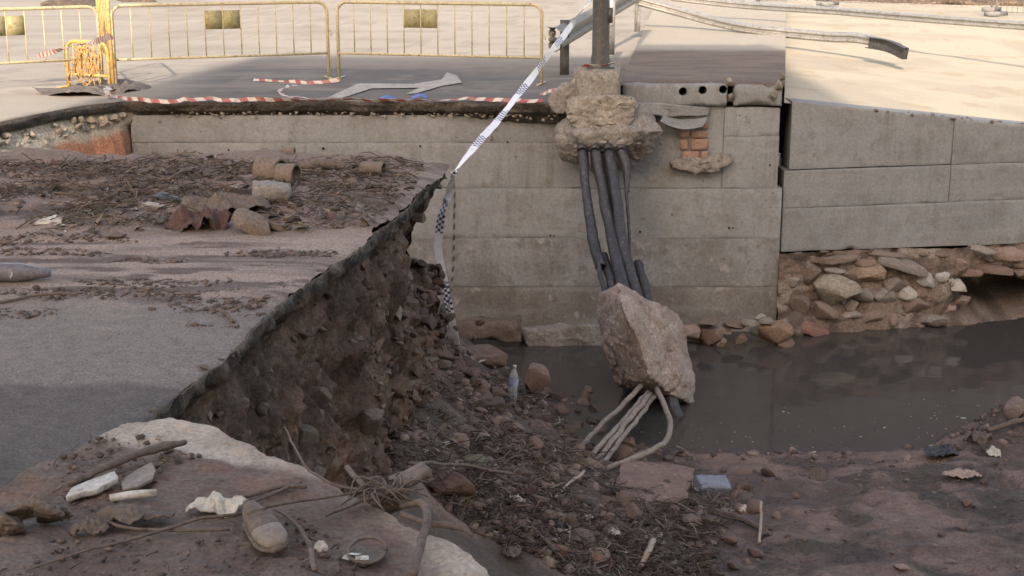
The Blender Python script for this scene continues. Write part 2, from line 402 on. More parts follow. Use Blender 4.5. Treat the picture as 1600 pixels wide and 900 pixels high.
M_KW = stripe_mat('black_white_tape', (.05, .042, .04), (.30, .27, .25), .09, worn=.3)
M_BLUE = mat('blue_plastic', (.05, .10, .32), (.10, .16, .38), scale=9, rough=.5, bump=.1)
M_HOLE = mat('duct_inside', (.012, .011, .010), rough=.9, bump=0)
m = bpy.data.materials.new('muddy_water'); m.use_nodes = True; nt = m.node_tree; b = nt.nodes['Principled BSDF']
b.inputs['Base Color'].default_value = (.054, .048, .043, 1); b.inputs['Roughness'].default_value = .07; b.inputs['IOR'].default_value = 1.33
tc = nt.nodes.new('ShaderNodeTexCoord'); ns = nt.nodes.new('ShaderNodeTexNoise'); ns.inputs['Scale'].default_value = 2.2; ns.inputs['Detail'].default_value = 4
bp = nt.nodes.new('ShaderNodeBump'); bp.inputs['Strength'].default_value = .25; bp.inputs['Distance'].default_value = .03
nt.links.new(tc.outputs['Object'], ns.inputs['Vector']); nt.links.new(ns.outputs[0], bp.inputs['Height']); nt.links.new(bp.outputs[0], b.inputs['Normal'])
M_WATER = m
m = bpy.data.materials.new('clear_plastic'); m.use_nodes = True; b = m.node_tree.nodes['Principled BSDF']
b.inputs['Base Color'].default_value = (.75, .78, .82, 1); b.inputs['Roughness'].default_value = .12; b.inputs['Transmission Weight'].default_value = .75; b.inputs['IOR'].default_value = 1.3
M_PET = m

def lerp3(a, b, t): return np.array(a) * (1 - t[..., None]) + np.array(b) * t[..., None]

# ------------------------------------------------------------------ large structure: base ground, streets
WZ = -2.72                                     # water level
base = mesh_obj('ground', [(-500, -500, -3.6), (500, -500, -3.6), (500, 600, -3.6), (-500, 600, -3.6)], [(0, 1, 2, 3)],
                mat('base_ground', (.20, .15, .12), (.15, .11, .09), scale=.6, rough=.95), smooth=False); struct(base)

# near road: broken edge as function of depth
ep = [at(710, 253), at(690, 272), at(640, 322), at(600, 355), at(560, 387), at(520, 412), at(490, 432), at(440, 468), at(400, 500), at(365, 535), at(330, 570), at(290, 608), at(250, 640)]
eY = [p.y for p in ep]; eX = [p.x for p in ep]
eY += [5.02, 4.92, 4.62, 4.40, 4.17, 3.99, 3.72, 2.6, 0.0, -3.0, -400]; eX += [-1.36, -1.20, -.84, -.64, -.42, -.28, -.10, .35, 1.5, 3.0, 3.0]
eY = np.array(eY)[::-1]; eX = np.array(eX)[::-1]
def xedge(Y):
    return np.interp(Y, eY, eX) + .06 * fb2(Y, 0 * Y, 2.2, 6, 3, gain=.62)
YFAR = float(ep[0].y)
def yfar(X):                                   # far edge of the near road
    return YFAR + .42 * np.clip((-X - .47) / 5.5, 0, 1) + .05 * fb2(X, 0 * X, 1.5, 4, 8) * np.clip((-X - .47) * 3, 0, 1)
def road_h(X, Y):
    mud = sstep(6.6, 7.1, Y + .25 * fb2(X, Y, .9, 4, 11) + .05 * X)
    deb = sstep(8.3, 8.9, Y + .35 * fb2(X, Y, 1.0, 4, 12)) * sstep(-.3, -1.2, X + .25 * fb2(X, Y, 2, 3, 2))
    strat = fb2(X * .5, Y * 1.6, 3.0, 5, 14)
    h = .004 * fb2(X, Y, 5, 4, 15) + mud * (.012 + .016 * strat + .01 * fb2(X * .6, Y * 1.4, 12, 4, 16)) + deb * (.035 + .06 * fb2(X, Y, 1.8, 5, 17) + .03 * fb2(X, Y, 8, 4, 18))
    return h, mud, deb
rows = np.concatenate([[-400, -60, -10, 0, 2.2], np.linspace(3.2, 11.3, 420)])
cols = np.concatenate([[0], np.linspace(.012, 5.6, 270), [7.5, 12, 30, 90, 400]])
def road_color(X, Y, h, mud, deb):
    n1, n2 = fb2(X, Y, 1.3, 5, 40), fb2(X * .5, Y * 1.6, 5, 5, 41)
    asp = lerp3((.165, .136, .119), (.20, .162, .138), sstep(-.25, .3, n1 + .5 * n2))
    asp = asp * (1 + .25 * fb2(X, Y, 30, 3, 47))[..., None]
    wet = sstep(5.62, 5.5, Y + .10 * fb2(X, Y, 2.5, 4, 42) + .28 * (X + 1.8) * .5)
    asp = asp * (1 - wet[..., None]) + wet[..., None] * np.array((.092, .076, .068)) * (1 + .35 * fb2(X, Y, 26, 3, 48))[..., None]
    m_ = lerp3((.27, .203, .167), (.185, .136, .112), sstep(-.25, .35, n2))
    m_ = lerp3(m_, (.105, .073, .06), sstep(.04, .22, fb2(X * .45, Y * 1.8, 5, 6, 44, gain=.58)) * .95)
    d_ = lerp3((.165, .122, .100), (.085, .064, .054), sstep(-.2, .3, fb2(X * .7, Y * 1.3, 6, 5, 45)))
    d_ = lerp3(d_, (.21, .15, .125), sstep(.15, .4, fb2(X * .6, Y * 1.3, 2.2, 4, 46)))
    far = sstep(10.6, 11.2, Y + .2 * n1)
    d_ = lerp3(d_, (.175, .125, .102), far)
    c = asp * (1 - mud[..., None]) + m_ * mud[..., None]
    pale = np.exp(-(((X + .85) / .55) ** 2 + ((Y - 8.35) / .28) ** 2) ** 2)
    c = c * (1 - deb[..., None]) + d_ * deb[..., None]
    return lerp3(c, (.27, .205, .165), pale * .8)
Yg = np.repeat(rows[:, None], len(cols), 1)
Xg = xedge(Yg) - cols[None, :]
# stretch the last rows out to the far edge
k = np.clip((Yg - 10.6) / .7, 0, 1)
Yg = Yg + k * (yfar(Xg) - 11.3)
h, mud, deb = road_h(Xg, Yg)
edge = np.exp(-cols / .05)[None, :]
inner = (Yg > -1).astype(float)
V = np.stack([Xg, Yg, h * inner - .02 * edge * (1 + fb2(Xg, Yg, 14, 3, 5)) * inner], -1)
near_road = struct(grid_obj('near_road', V, M_ROAD, None, road_color(Xg, Yg, h, mud, deb), flip=False))
def road_z(x, y): return float(road_h(np.array([x]), np.array([y]))[0][0])

# eroded bank: a loft along the broken edge
curve = [(x, float(yfar(np.array(x)))) for x in np.linspace(-14, -.55, 170)]
curve += [(float(xedge(np.array(y))) - .004, y) for y in np.linspace(YFAR - .02, 2.3, 380)]
curve += [(float(xedge(np.array(y))), y) for y in np.linspace(2.2, -6, 30)]
Cv = np.array(curve); Cs = Cv.copy()
for _ in range(14): Cs[1:-1] = (Cs[:-2] + Cs[1:-1] * 2 + Cs[2:]) / 4
Tn = np.gradient(Cs, axis=0); Tn /= np.linalg.norm(Tn, axis=1)[:, None]
Nn = np.stack([-Tn[:, 1], Tn[:, 0]], -1)       # points outwards (to +x on the right edge)
for _ in range(30): Nn[1:-1] = (Nn[:-2] + Nn[1:-1] * 2 + Nn[2:]) / 4
Nn /= np.linalg.norm(Nn, axis=1)[:, None]
if Nn[300, 0] < 0: Nn = -Nn
pd = [(0, -.012), (.004, -.05), (-.004, -.10), (-.05, -.135), (-.10, -.22), (-.10, -.5), (-.05, -.85), (.02, -1.2), (.08, -1.5), (.16, -1.8), (.28, -2.05), (.42, -2.25), (.62, -2.5), (.85, -2.8), (1.0, -3.1)]
pd = np.array(pd); tt = np.concatenate([[0], np.cumsum(np.linalg.norm(np.diff(pd, axis=0), axis=1))])
ks = np.concatenate([np.linspace(0, .16, 9), np.linspace(.18, tt[-1], 105)])
pD, pZ = np.interp(ks, tt, pd[:, 0]), np.interp(ks, tt, pd[:, 1])
corner = np.exp(-((np.arange(len(Cv)) - 178) / 48.0) ** 2)
Dm = pD[None, :] - corner[:, None] * (.42 * np.exp(-((pZ + .6) / .38) ** 2) + .34 * sstep(-.9, -1.3, pZ))[None, :]
B = np.zeros((len(Cv), len(ks), 3))
B[..., 0] = Cv[:, None, 0] + Nn[:, None, 0] * Dm; B[..., 1] = Cv[:, None, 1] + Nn[:, None, 1] * Dm; B[..., 2] = pZ[None, :]
dep = sstep(-.1, -.5, pZ)[None, :]
disp = dep * (.17 * fbm(B, 1.3, 5, 50) + .12 * fbm(B, 4, 5, 51, ridged=True) + .035 * fbm(B, 11, 4, 56)) + .05 * sstep(-.01, -.06, pZ)[None, :] * fbm(B, 9, 5, 52)
B[..., 0] += Nn[:, None, 0] * disp; B[..., 1] += Nn[:, None, 1] * disp; B[..., 2] += .35 * disp * dep
B = B + (dep * sstep(-.2, -.6, pZ)[None, :])[..., None] * (vecnoise(B, 3.2, .09, 4, 500) + vecnoise(B, 9, .045, 4, 530))
lip = sstep(-.02, -.06, pZ) * sstep(-.3, -.2, pZ)
B = B + lip[None, :, None] * (vecnoise(B, 16, .035, 4, 560) + vecnoise(B, 5, .03, 3, 570))
zc = B[..., 2] + .03 * fbm(B, 5, 3, 55)
cb = lerp3((.118, .081, .064), (.066, .047, .038), sstep(-.2, .35, fbm(B, 3, 5, 53)))
cb = lerp3(cb, (.165, .094, .070), sstep(.0, .3, fbm(B, 1.1, 4, 54) + .3 * sstep(8.5, 11, B[..., 1])) * sstep(-.3, -.7, zc) * .8)
cb = lerp3(cb, (.14, .104, .085), sstep(-1.3, -2.1, zc + .3 * fbm(B, 2, 4, 59)) * .85)
cb = cb * (1 + .35 * fbm(B, 14, 4, 61))[..., None]
cb = lerp3(cb, (.15, .115, .09), sstep(.25, .4, fbm(B * np.array((1, 1, 3.0)), 2.5, 4, 60)) * .6)
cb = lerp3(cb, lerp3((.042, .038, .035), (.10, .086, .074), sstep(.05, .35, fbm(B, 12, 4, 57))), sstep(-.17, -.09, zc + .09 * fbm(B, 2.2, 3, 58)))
cb = lerp3(cb, (.17, .135, .113), sstep(-.035, -.012, zc))
bank = struct(grid_obj('eroded_bank', B, M_BANK, None, cb, flip=True))

# stream bed and mud banks
SX = np.array([-4, -2, -.75, -.6, -.13, .26, .47, 1.1, 1.66, 2.3, 3.1, 3.8, 4.35, 5.0, 7, 14]); SY = np.array([16.6, 16.5, 15.4, 14.9, 14.3, 13.7, 12.45, 12.1, 11.85, 11.9, 11.95, 12.15, 12.5, 13.1, 13.9, 15.5])
def pit_h(X, Y):
    d = np.interp(X, SX, SY) - Y + .30 * fb2(X, Y, 1.3, 6, 60, gain=.6)
    land = np.maximum(d, 0); z = WZ + .11 * land ** .8 + np.minimum(d, 0) * .28
    z = z + .30 * np.exp(-((X + .25) / .75) ** 2) * sstep(0, 1.2, d) + .55 * np.exp(-((X + .75) / .38) ** 2) * sstep(0, 2.0, d)
    z = z + .14 * np.exp(-((X - .3) / .7) ** 2 - ((Y - 9.6) / 1.0) ** 2)
    lit = sstep(1.9, .9, X + .5 * fb2(X, Y, .8, 4, 61)) * sstep(0, .5, d)
    z = z + .32 * np.exp(-((X - 5.0) / .55) ** 2 - ((Y - 12.35) / .5) ** 2) + .10 * np.exp(-((X - 4.2) / .4) ** 2 - ((Y - 11.9) / .3) ** 2)
    rough = .09 + .03 * lit
    z = z + sstep(-.3, .4, d) * (rough * fb2(X, Y, 1.6, 5, 62) + (.028 + .035 * lit) * fb2(X, Y, 7, 5, 63) + .035 * fb2(X, Y * 1.4, 2.4, 5, 64, ridged=True))
    return np.maximum(z, -3.5), d, lit
xs = np.concatenate([[-5, -4], np.linspace(-3.2, 8, 400), np.linspace(8.2, 30, 30)]); ys = np.concatenate([[-6, -2, 1], np.linspace(3, 16.8, 480)])
Xg, Yg = np.meshgrid(xs, ys, indexing='ij')
Z, d, lit = pit_h(Xg, Yg)
Z = np.where(Yg < 0, np.minimum(Z, -2.3), Z)
c = lerp3((.165, .112, .090), (.098, .069, .057), sstep(-.18, .2, fb2(Xg, Yg * 1.5, 1.6, 6, 65, gain=.6)))
c = lerp3(c, (.062, .049, .041), sstep(.06, .26, fb2(Xg, Yg * 1.3, 2.0, 6, 66, gain=.6)) * .85)
c = c * (1 + .3 * fb2(Xg, Yg * 1.4, 9, 4, 69))[..., None]
c = lerp3(c, (.080, .060, .049), lit * sstep(-.35, .15, fb2(Xg, Yg, 2.2, 4, 67)))
c = lerp3(c, (.075, .056, .048), sstep(.12, -.02, d))
pit = struct(grid_obj('stream_bed', np.stack([Xg, Yg, Z], -1), M_TERR, None, c))
def pit_z(x, y): return float(pit_h(np.array([x]), np.array([y]))[0][0])

def P_pit(px, py):
    # first hit of the sight line with the mud
    a, b_, c_ = ray(px, py); t = np.linspace(7, 17, 900)
    h_ = pit_h(a * t, b_ * t)[0]; i = int(np.argmax(HCAM + c_ * t < h_)); return Vector((a * t[i], b_ * t[i], float(h_[i])))
water = struct(mesh_obj('water', [(-6, 9, WZ), (40, 9, WZ), (40, 30, WZ), (-6, 30, WZ)], [(0, 1, 2, 3)], M_WATER, smooth=False))

# far road with broken front edge
fe = [(-400, 11.95), (-7, 11.95), (-6.2, 12.6), (-5.6, 13.3)] + [(p.x, p.y) for p in (at(-20, 193), at(20, 184), at(60, 176), at(130, 163), at(190, 157), at(300, 157), at(420, 156), at(600, 157), at(760, 158), at(850, 160), at(905, 160))] + [(1.3, 16.0), (3.06, 16.0)]
fX = np.array([p[0] for p in fe]); fY = np.array([p[1] for p in fe])
def yroad(X): return np.interp(X, fX, fY) + .05 * fb2(X, 0 * X, 2.5, 5, 70) * (X > -7)
def xright(Y): return 3.06 + .19 * (Y - 16)
xs = np.concatenate([[-400, -100, -40, -15], np.linspace(-9, 3.06, 300)])
vv = np.concatenate([[0, .012], np.linspace(.04, 8, 120), np.linspace(8.5, 30, 40), [45, 90, 200, 500]])
Xg = np.repeat(xs[:, None], len(vv), 1); Yg = yroad(Xg) + vv[None, :]
Xg = Xg + np.where(Xg > -4, (Xg + 4) / 7.06, 0) * .19 * np.clip(Yg - 16, 0, 60)
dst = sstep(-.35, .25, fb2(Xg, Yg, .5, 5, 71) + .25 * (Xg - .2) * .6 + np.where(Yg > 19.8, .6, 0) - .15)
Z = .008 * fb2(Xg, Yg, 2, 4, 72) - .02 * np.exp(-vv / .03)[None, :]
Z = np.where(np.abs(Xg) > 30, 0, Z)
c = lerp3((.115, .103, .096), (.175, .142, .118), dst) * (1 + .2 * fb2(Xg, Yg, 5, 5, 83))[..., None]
cl = sstep(19.5, 23, Yg + .15 * fb2(Xg, Yg, .6, 3, 73)) + sstep(-3.6, -4.8, Xg) ; cl = np.clip(cl, 0, 1)  # mask of the sunlit road area, where sunlight is put into a paler colour
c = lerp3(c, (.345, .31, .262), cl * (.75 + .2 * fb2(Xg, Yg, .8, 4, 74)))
c = lerp3(c, (.24, .205, .17), .55 * sstep(.12, .3, fb2(Xg * .35, Yg * 1.6, 1.1, 5, 84)) * (np.abs(Xg) < 30))
c = lerp3(c, (.20, .17, .145), .5 * sstep(.2, .34, fb2(Xg, Yg, 2.6, 5, 85)) * (np.abs(Xg) < 30))
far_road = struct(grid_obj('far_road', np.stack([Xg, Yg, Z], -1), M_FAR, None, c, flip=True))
# its broken edge: asphalt, dark base course, red earth where no wall retains it
xe = np.linspace(-6.8, 1.0, 380); ye = yroad(xe)
nrm = np.stack([np.gradient(ye, xe), -np.ones_like(xe)], -1); nrm /= np.linalg.norm(nrm, axis=1)[:, None]
for _ in range(40): nrm[1:-1] = (nrm[:-2] + nrm[1:-1] * 2 + nrm[2:]) / 4
soil = sstep(-4.2, -4.45, xe)
pz = np.concatenate([np.linspace(-.012, -.30, 22), np.linspace(-.34, -1.3, 26)])
Ed = np.zeros((len(xe), len(pz), 3))
off_w = np.interp(-pz, [0, .05, .12, .17, .26, .34, 1.4], [0, .0, -.04, -.14, -.22, -.6, -.7])
off_s = np.interp(-pz, [0, .05, .10, .15, .3, .6, 1.3], [0, .02, 0, -.06, .02, .18, .5])
off = off_w[None, :] * (1 - soil[:, None]) + off_s[None, :] * soil[:, None]
Ed[..., 0] = xe[:, None]; Ed[..., 1] = ye[:, None]; Ed[..., 2] = pz[None, :]
dn = off + sstep(0, -.06, pz)[None, :] * (.05 * fbm(Ed, 3, 5, 75) + .03 * fbm(Ed, 12, 4, 76, ridged=True))
Ed[..., 0] += nrm[:, None, 0] * dn; Ed[..., 1] += nrm[:, None, 1] * dn
zc = Ed[..., 2] + .02 * fbm(Ed, 5, 4, 77)
c = lerp3((.10, .088, .078), (.060, .054, .050), sstep(-.2, .3, fbm(Ed, 4, 4, 78)))
sl_ = sstep(-.13, -.17, zc) * soil[:, None]
c = lerp3(c, (.42, .36, .29), sl_)
c = lerp3(c, (.36, .17, .105), sstep(-.30, -.38, zc + .06 * fbm(Ed, 2, 3, 79) - .10 * (xe[:, None] + 4.4)) * soil[:, None])
road_edge = struct(grid_obj('road_edge', Ed, M_BANK, None, c, flip=False))

# dusty apron behind the wing wall, right of the pavement
wx0, wy0, wdir = 3.14, 16.05, .20
def wing_top(x): return np.interp(x, [3.1, 6.05, 14], [-.02, -.37, -1.2])
vv = np.concatenate([np.linspace(.0, 9, 90), np.linspace(9.5, 30, 40), [60, 150, 500]]); us = np.concatenate([np.linspace(0, 11, 160), [15, 25, 60, 150, 400]])
U, Vv = np.meshgrid(us, vv, indexing='ij')
Yg = wy0 + wdir * np.minimum(U, 12) + .06 + Vv
Xg = 3.10 + U + .19 * np.minimum(Vv, 60)
Z = wing_top(wx0 + U) * np.interp(Vv, [0, 8, 15], [1, .55, .2]) - .012 + np.minimum(.03 * fb2(Xg, Yg, .8, 5, 80), .03)
c = lerp3((.42, .365, .275), (.36, .31, .24), sstep(-.2, .35, fb2(Xg, Yg, .9, 5, 81)))
c = lerp3(c, (.33, .26, .18), sstep(.25, .45, fb2(Xg, Yg, 2.2, 5, 82)) * .6)
apron = struct(grid_obj('dusty_apron', np.stack([Xg, Yg, Z], -1), M_FAR, None, c, flip=True))

# apartment block behind the viewpoint whose shade covers the foreground
FY = -17.0
hs = lambda reach: (reach - FY) * math.sqrt(1 + SUN_SLOPE ** 2) * math.tan(SUN_EL)
bld = thing('apartment_building', 'rendered apartment block across the street that shades the foreground', 'building', (-2, FY - 5, 0))
M_REND = mat('cream_render', (.50, .44, .36), (.45, .39, .31), scale=.8, rough=.9, bump=.1)
xl = -4.72 - SUN_SLOPE * (16.3 - FY); xr = 3.06 - SUN_SLOPE * (16.0 - FY) + .02
def bwall(name, x0, x1, ztop):
    return under(rbox(name, x0, x1, FY - 10, FY, 0, ztop, M_REND, None, res=9, amp=0, chip=0), bld)
hw, hl = hs(21.9), hs(16.22)
bwall('wall', xl, xr, hw); bwall('wall', xr + .003, 26, hl)
for (x0, x1, zt) in ((xl, xr, hw), (xr + .2, 26, hl)):
    x = x0 + 1.2
    while x + 1.3 < x1:
        z = 1.0
        while z + 1.8 < zt:
            w = under(rbox('window', x, x + 1.2, FY - .02, FY + .06, z, z + 1.4, M_WHITE, None, res=9, amp=0, chip=0), bld)
            p_ = under(rbox('pane', x + .08, x + 1.12, FY + .06, FY + .075, z + .08, z + 1.32, M_DARKPL, None, res=9, amp=0, chip=0), bld)
            p_.parent = w; p_.matrix_parent_inverse = Matrix.Identity(4); w.matrix_parent_inverse = Matrix.Translation(-Vector(bld.location))
            z += 3.1
        x += 3.0

# ------------------------------------------------------------------ abutment wall
def wz(py, Y=16.0): return atY(800, py, Y).z
def wxp(px, Y=16.0): return (px - 800) / FPX * (Y * CT + 1.2 * ST) if False else None
def wall_x(px, py=300, Y=16.0): return atY(px, py, Y).x
def panel(name, parent, x0, x1, z0, z1, yf, thick, m_, seed, wob=.008, zr=None, xyf=None, jag=.012):
    # cast panel: dense face with board marks, worn arrises; zr gives sloping ends
    nx, nz = max(8, int((x1 - x0) / .035)), max(6, int((z1 - z0) / .03))
    u = np.linspace(0, 1, nx + 1); v = np.linspace(0, 1, nz + 1)
    U, Wv = np.meshgrid(u, v, indexing='ij')
    X = x0 + (x1 - x0) * U
    zb = z0 if zr is None else zr[0](X); zt = z1 if zr is None else zr[1](X)
    Zz = zb + (zt - zb) * Wv
    Yb = np.full_like(X, yf) if xyf is None else xyf(X)
    P = np.stack([X, Yb, Zz], -1)
    ed = np.minimum.reduce([(X - x0), (x1 - X), (Zz - zb), (zt - Zz)])
    dY = wob * fbm(P, 1.5, 4, seed) + .003 * fbm(P, 12, 3, seed + 1)
    dY += np.exp(-(ed / .010) ** 2) * (.003 + jag * np.clip(fbm(P, 3, 4, seed + 2), 0, 1)) + np.clip(fbm(P, 5, 3, seed + 3) - .45, 0, 1) * np.exp(-(ed / .06) ** 2) * .12
    P[..., 1] += dY
    jz = .012 * fbm(P, 4, 4, seed + 5)
    P[..., 2] += np.where((Wv < .001) | (Wv > .999), jz * .4, 0)
    n, m2 = X.shape
    verts = P.reshape(-1, 3); idx = np.arange(n * m2).reshape(n, m2)
    F = [tuple(f) for f in np.stack([idx[:-1, :-1], idx[1:, :-1], idx[1:, 1:], idx[:-1, 1:]], -1).reshape(-1, 4).tolist()]
    ring = list(idx[:, 0]) + list(idx[-1, 1:]) + list(idx[::-1, -1][1:]) + list(idx[0, ::-1][1:-1])
    back = verts[ring].copy(); back[:, 1] += thick
    o = len(verts); verts = np.vstack([verts, back]); nr = len(ring)
    for i in range(nr):
        j = (i + 1) % nr; F.append((int(ring[j]), int(ring[i]), o + i, o + j))
    F.append(tuple(o + i for i in range(nr)))
    ob = mesh_obj(name, verts, F, m_, None); ob.data.set_sharp_from_angle(angle=R(42))
    return under(ob, parent)
ab = thing('abutment_wall', 'grey board-marked concrete abutment wall under the far road', 'wall', (-.6, 16.3, -2.7))
XL, XR = wall_x(205, 215), wall_x(1221, 300)
lev = [wz(y) for y in (182, 223, 294, 371, 447, 530)]
xm, xq = wall_x(952, 200), wall_x(1130, 230)
panel('concrete_lift', ab, XL, xm, lev[1] + .004, lev[0] + .01, 16.012, .4, M_CONC, 2)
panel('concrete_lift', ab, XL, xm, lev[2] + .004, lev[1], 16.01, .4, M_CONC, 3)
zt = wz(168); zm = wz(213)
panel('concrete_lift', ab, xm + .004, xq, lev[2] + .004, zt + .01, 16.006, .4, M_CONC, 4)
panel('concrete_lift', ab, xq + .004, XR - .06, zm + .003, zt, 15.995, .4, M_CONC, 5)
panel('concrete_lift', ab, xq + .004, XR - .055, lev[2] + .004, zm, 15.992, .4, M_CONC, 6)
panel('concrete_lift', ab, XL, XR, lev[3] + .003, lev[2], 15.955, .45, M_CONC, 7)
panel('concrete_lift', ab, XL, XR, lev[4] + .003, lev[3], 15.952, .45, M_CONCD, 8)
xs_ = wall_x(917, 480)
M_CONCM = mat('silted_concrete', (.19, .18, .17), (.14, .124, .11), (.15, .125, .108), scale=2.2, lo=.4, hi=.6, rough=.9, bump=.5, bscale=18, fine=.18, streak=.8, vary=1, spots=(6, .63, (.25, .235, .22)))
panel('concrete_lift', ab, XL, XR, lev[5], lev[4], 15.95, .45, M_CONCM, 9)
# dark formwork-tie holes
for i, (px, py) in enumerate([(656, 228), (793, 222), (505, 232), (1050, 335), (1000, 362), (860, 368), (866, 368), (1139, 356), (1145, 356), (1203, 258), (357, 234)]):
    p = atY(px, py, 15.95 if py > 294 else 16.0)
    under(tube('tie_hole', [p + Vector((0, -.012, 0)), p + Vector((0, .03, 0))], .008 + .009 * random.random(), M_HOLE, None, n=2, seg=8), ab)
# brick patch exposed where the render broke away
for (a, b_, c_, d_) in ((1086, 191, 1107, 203), (1080, 204, 1107, 216), (1062, 218, 1077, 235), (1078, 217, 1108, 235), (1064, 236, 1093, 254), (1094, 236, 1108, 252), (1062, 204, 1079, 217)):
    p0, p1 = atY(a, d_, 15.97), atY(c_, b_, 15.97)
    under(rbox('brick', p0.x + .003, p1.x - .003, 15.965 + random.uniform(0, .01), 16.03, p0.z + .003, p1.z - .003, M_BRICK, None, res=.03, amp=.004, chip=.012, seed=a), ab)
lp = [atY(px, py, Y) for px, py in ((1044, 252), (1058, 249), (1090, 257), (1118, 243), (1140, 242), (1140, 254), (1120, 268), (1095, 270), (1060, 264)) for Y in (15.86, 16.02)]
under(hullrock('mortar_ledge', lp, M_RUBBLE, None, cuts=5, amp=.045, scale=10, fine=.025, bevel=.01, sharp=50), ab)
lp = [atY(px, py, Y) for px, py in ((990, 158), (1110, 168), (1105, 180), (1040, 184), (1000, 176)) for Y in (15.9, 16.1)]
under(hullrock('broken_ledge', lp, M_CONCR, None, cuts=5, amp=.025, scale=7, fine=.012, bevel=.01), ab)
mem = starslab('render_flap', [(0.0, 0), (.3, -.02), (.5, 0), (.55, .12), (.3, .16), (.05, .13)], lambda X, Y: .10 * ((X - .28) / .28) ** 2, .012, M_CONCR, None, rings=10, nb=80, rough=.02, amp=.01)
p = atY(1028, 186, 15.9); mem.location = p + Vector((-.0, -.06, -.08)); mem.rotation_euler = (R(40), R(4), 0)
tag(mem, 'curved grey flap of loose render jutting out above the exposed bricks', 'render flap')

# wing wall on the right
ww = thing('wing_wall', 'grey concrete wing wall with a sloping top right of the open joint', 'wall', (5, 16.6, -1.7))
wyf = lambda X: wy0 + wdir * (X - wx0)
def wing_pt(px, py):
    a, b_, c_ = ray(px, py); t = (wy0 - wdir * wx0) / (b_ - wdir * a); return Vector((a * t, b_ * t, HCAM + c_ * t))
q1, q2 = wing_pt(1230, 267).z, wing_pt(1230, 326).z; q3a, q3b = wing_pt(1228, 393).z, wing_pt(1600, 380).z
xj = wing_pt(1487, 250).x; XE = 13.5
topf = lambda X: wing_top(X)
fl = lambda z: (lambda X: np.full_like(X, z))
bot = lambda X: np.interp(X, [3.1, 6.05, 14], [q3a, q3b, q3b + .05])
panel('concrete_lift', ww, wx0 + .06, xj, 0, 1, 0, .4, M_CONCR, 21, zr=(fl(q1 + .012), topf), xyf=lambda X: wyf(X) + .02, jag=.03)
panel('concrete_lift', ww, xj + .006, XE, 0, 1, 0, .4, M_CONCR, 22, zr=(fl(q1 + .01), topf), xyf=lambda X: wyf(X) + .012, jag=.03)
panel('concrete_lift', ww, wx0, xj - .004, 0, 1, 0, .4, M_CONCR, 23, zr=(fl(q2 + .004), fl(q1)), xyf=wyf)
panel('concrete_lift', ww, xj + .004, XE, 0, 1, 0, .4, M_CONCR, 24, zr=(fl(q2 + .004), fl(q1 + .005)), xyf=lambda X: wyf(X) + .004)
panel('concrete_lift', ww, wx0, XE, 0, 1, 0, .4, M_CONCR, 25, zr=(bot, fl(q2)), xyf=lambda X: wyf(X) - .006)

# ------------------------------------------------------------------ stones
PROTO = []
def make_proto(seed, sub, cutn, rough):
    bm = bmesh.new(); bmesh.ops.create_icosphere(bm, subdivisions=sub, radius=1.0)
    P = np.array([v.co[:] for v in bm.verts]); r = np.random.default_rng(seed)
    for _ in range(cutn):
        n = r.normal(size=3); n /= np.linalg.norm(n); d = r.uniform(.38, .75)
        s = P @ n - d; P = np.where((s > 0)[:, None], P - n * (s * .93)[:, None], P)
    P = P * (1 + rough * fbm(P, 1.4, 4, seed))[:, None]
    for v, p in zip(bm.verts, P): v.co = p
    me = bpy.data.meshes.new('stone'); bm.to_mesh(me); bm.free()
    me.polygons.foreach_set('use_smooth', [True] * len(me.polygons)); me.materials.append(M_STONE); me.update()
    me.set_sharp_from_angle(angle=R(32))
    return me
ANG = [make_proto(s, 3, 11, .10) for s in range(12)]; RND = [make_proto(50 + s, 3, 7, .14) for s in range(6)]; SMALL = [make_proto(90 + s, 2, 7, .2) for s in range(8)]
STONEC = [(.26, .195, .155), (.21, .15, .12), (.30, .235, .19), (.23, .18, .15), (.20, .125, .10), (.17, .13, .11)]
def stone(loc, size, protos=None, colr=None, rot=None, parent=None, name='stone', me=None):
    me = me or random.choice(protos or ANG)
    o = bpy.data.objects.new(name, me); o.location = loc
    o.scale = size if hasattr(size, '__len__') else (size * random.uniform(.8, 1.3), size * random.uniform(.7, 1.1), size * random.uniform(.55, .9))
    o.rotation_euler = rot if rot is not None else (random.uniform(-.5, .5), random.uniform(-.5, .5), random.uniform(0, 6.28))
    cc = colr or random.choice(STONEC); k_ = random.uniform(.8, 1.15)
    o.color = (cc[0] * k_, cc[1] * k_, cc[2] * k_, 1)
    COL.objects.link(o)
    if parent is not None: under(o, parent)
    return o

# rubble footing under the wing wall
rf = thing('rubble_footing', 'rough rubble stone footing exposed beneath the concrete wing wall', 'footing', (5, 16.4, -3))
U, Wv = np.meshgrid(np.linspace(0, 1, 220), np.linspace(0, 1, 46), indexing='ij')
X = 3.10 + 10.4 * U; zb = np.full_like(X, -3.1); ztp = bot(X) - .005
Zz = zb + (ztp - zb) * Wv
void = np.exp(-((X - 6.15) / .66) ** 4 - ((Zz + 2.42) / .24) ** 4)
Q = np.stack([X, 0 * X, Zz], -1)
Yb = wyf(X) - .09 + .15 * fbm(Q, 3, 5, 90) + .06 * fbm(Q, 9, 4, 92, ridged=True) - .30 * (1 - Wv) ** 1.5 + 1.3 * void
cc = lerp3((.185, .135, .108), (.10, .075, .062), sstep(-.2, .3, fbm(Q, 4, 4, 91)))
cc = lerp3(cc, (.23, .19, .16), sstep(.15, .35, fbm(Q, 6, 4, 93)))
under(grid_obj('mortar', np.stack([X, Yb, Zz], -1), M_BANK, None, cc), rf)
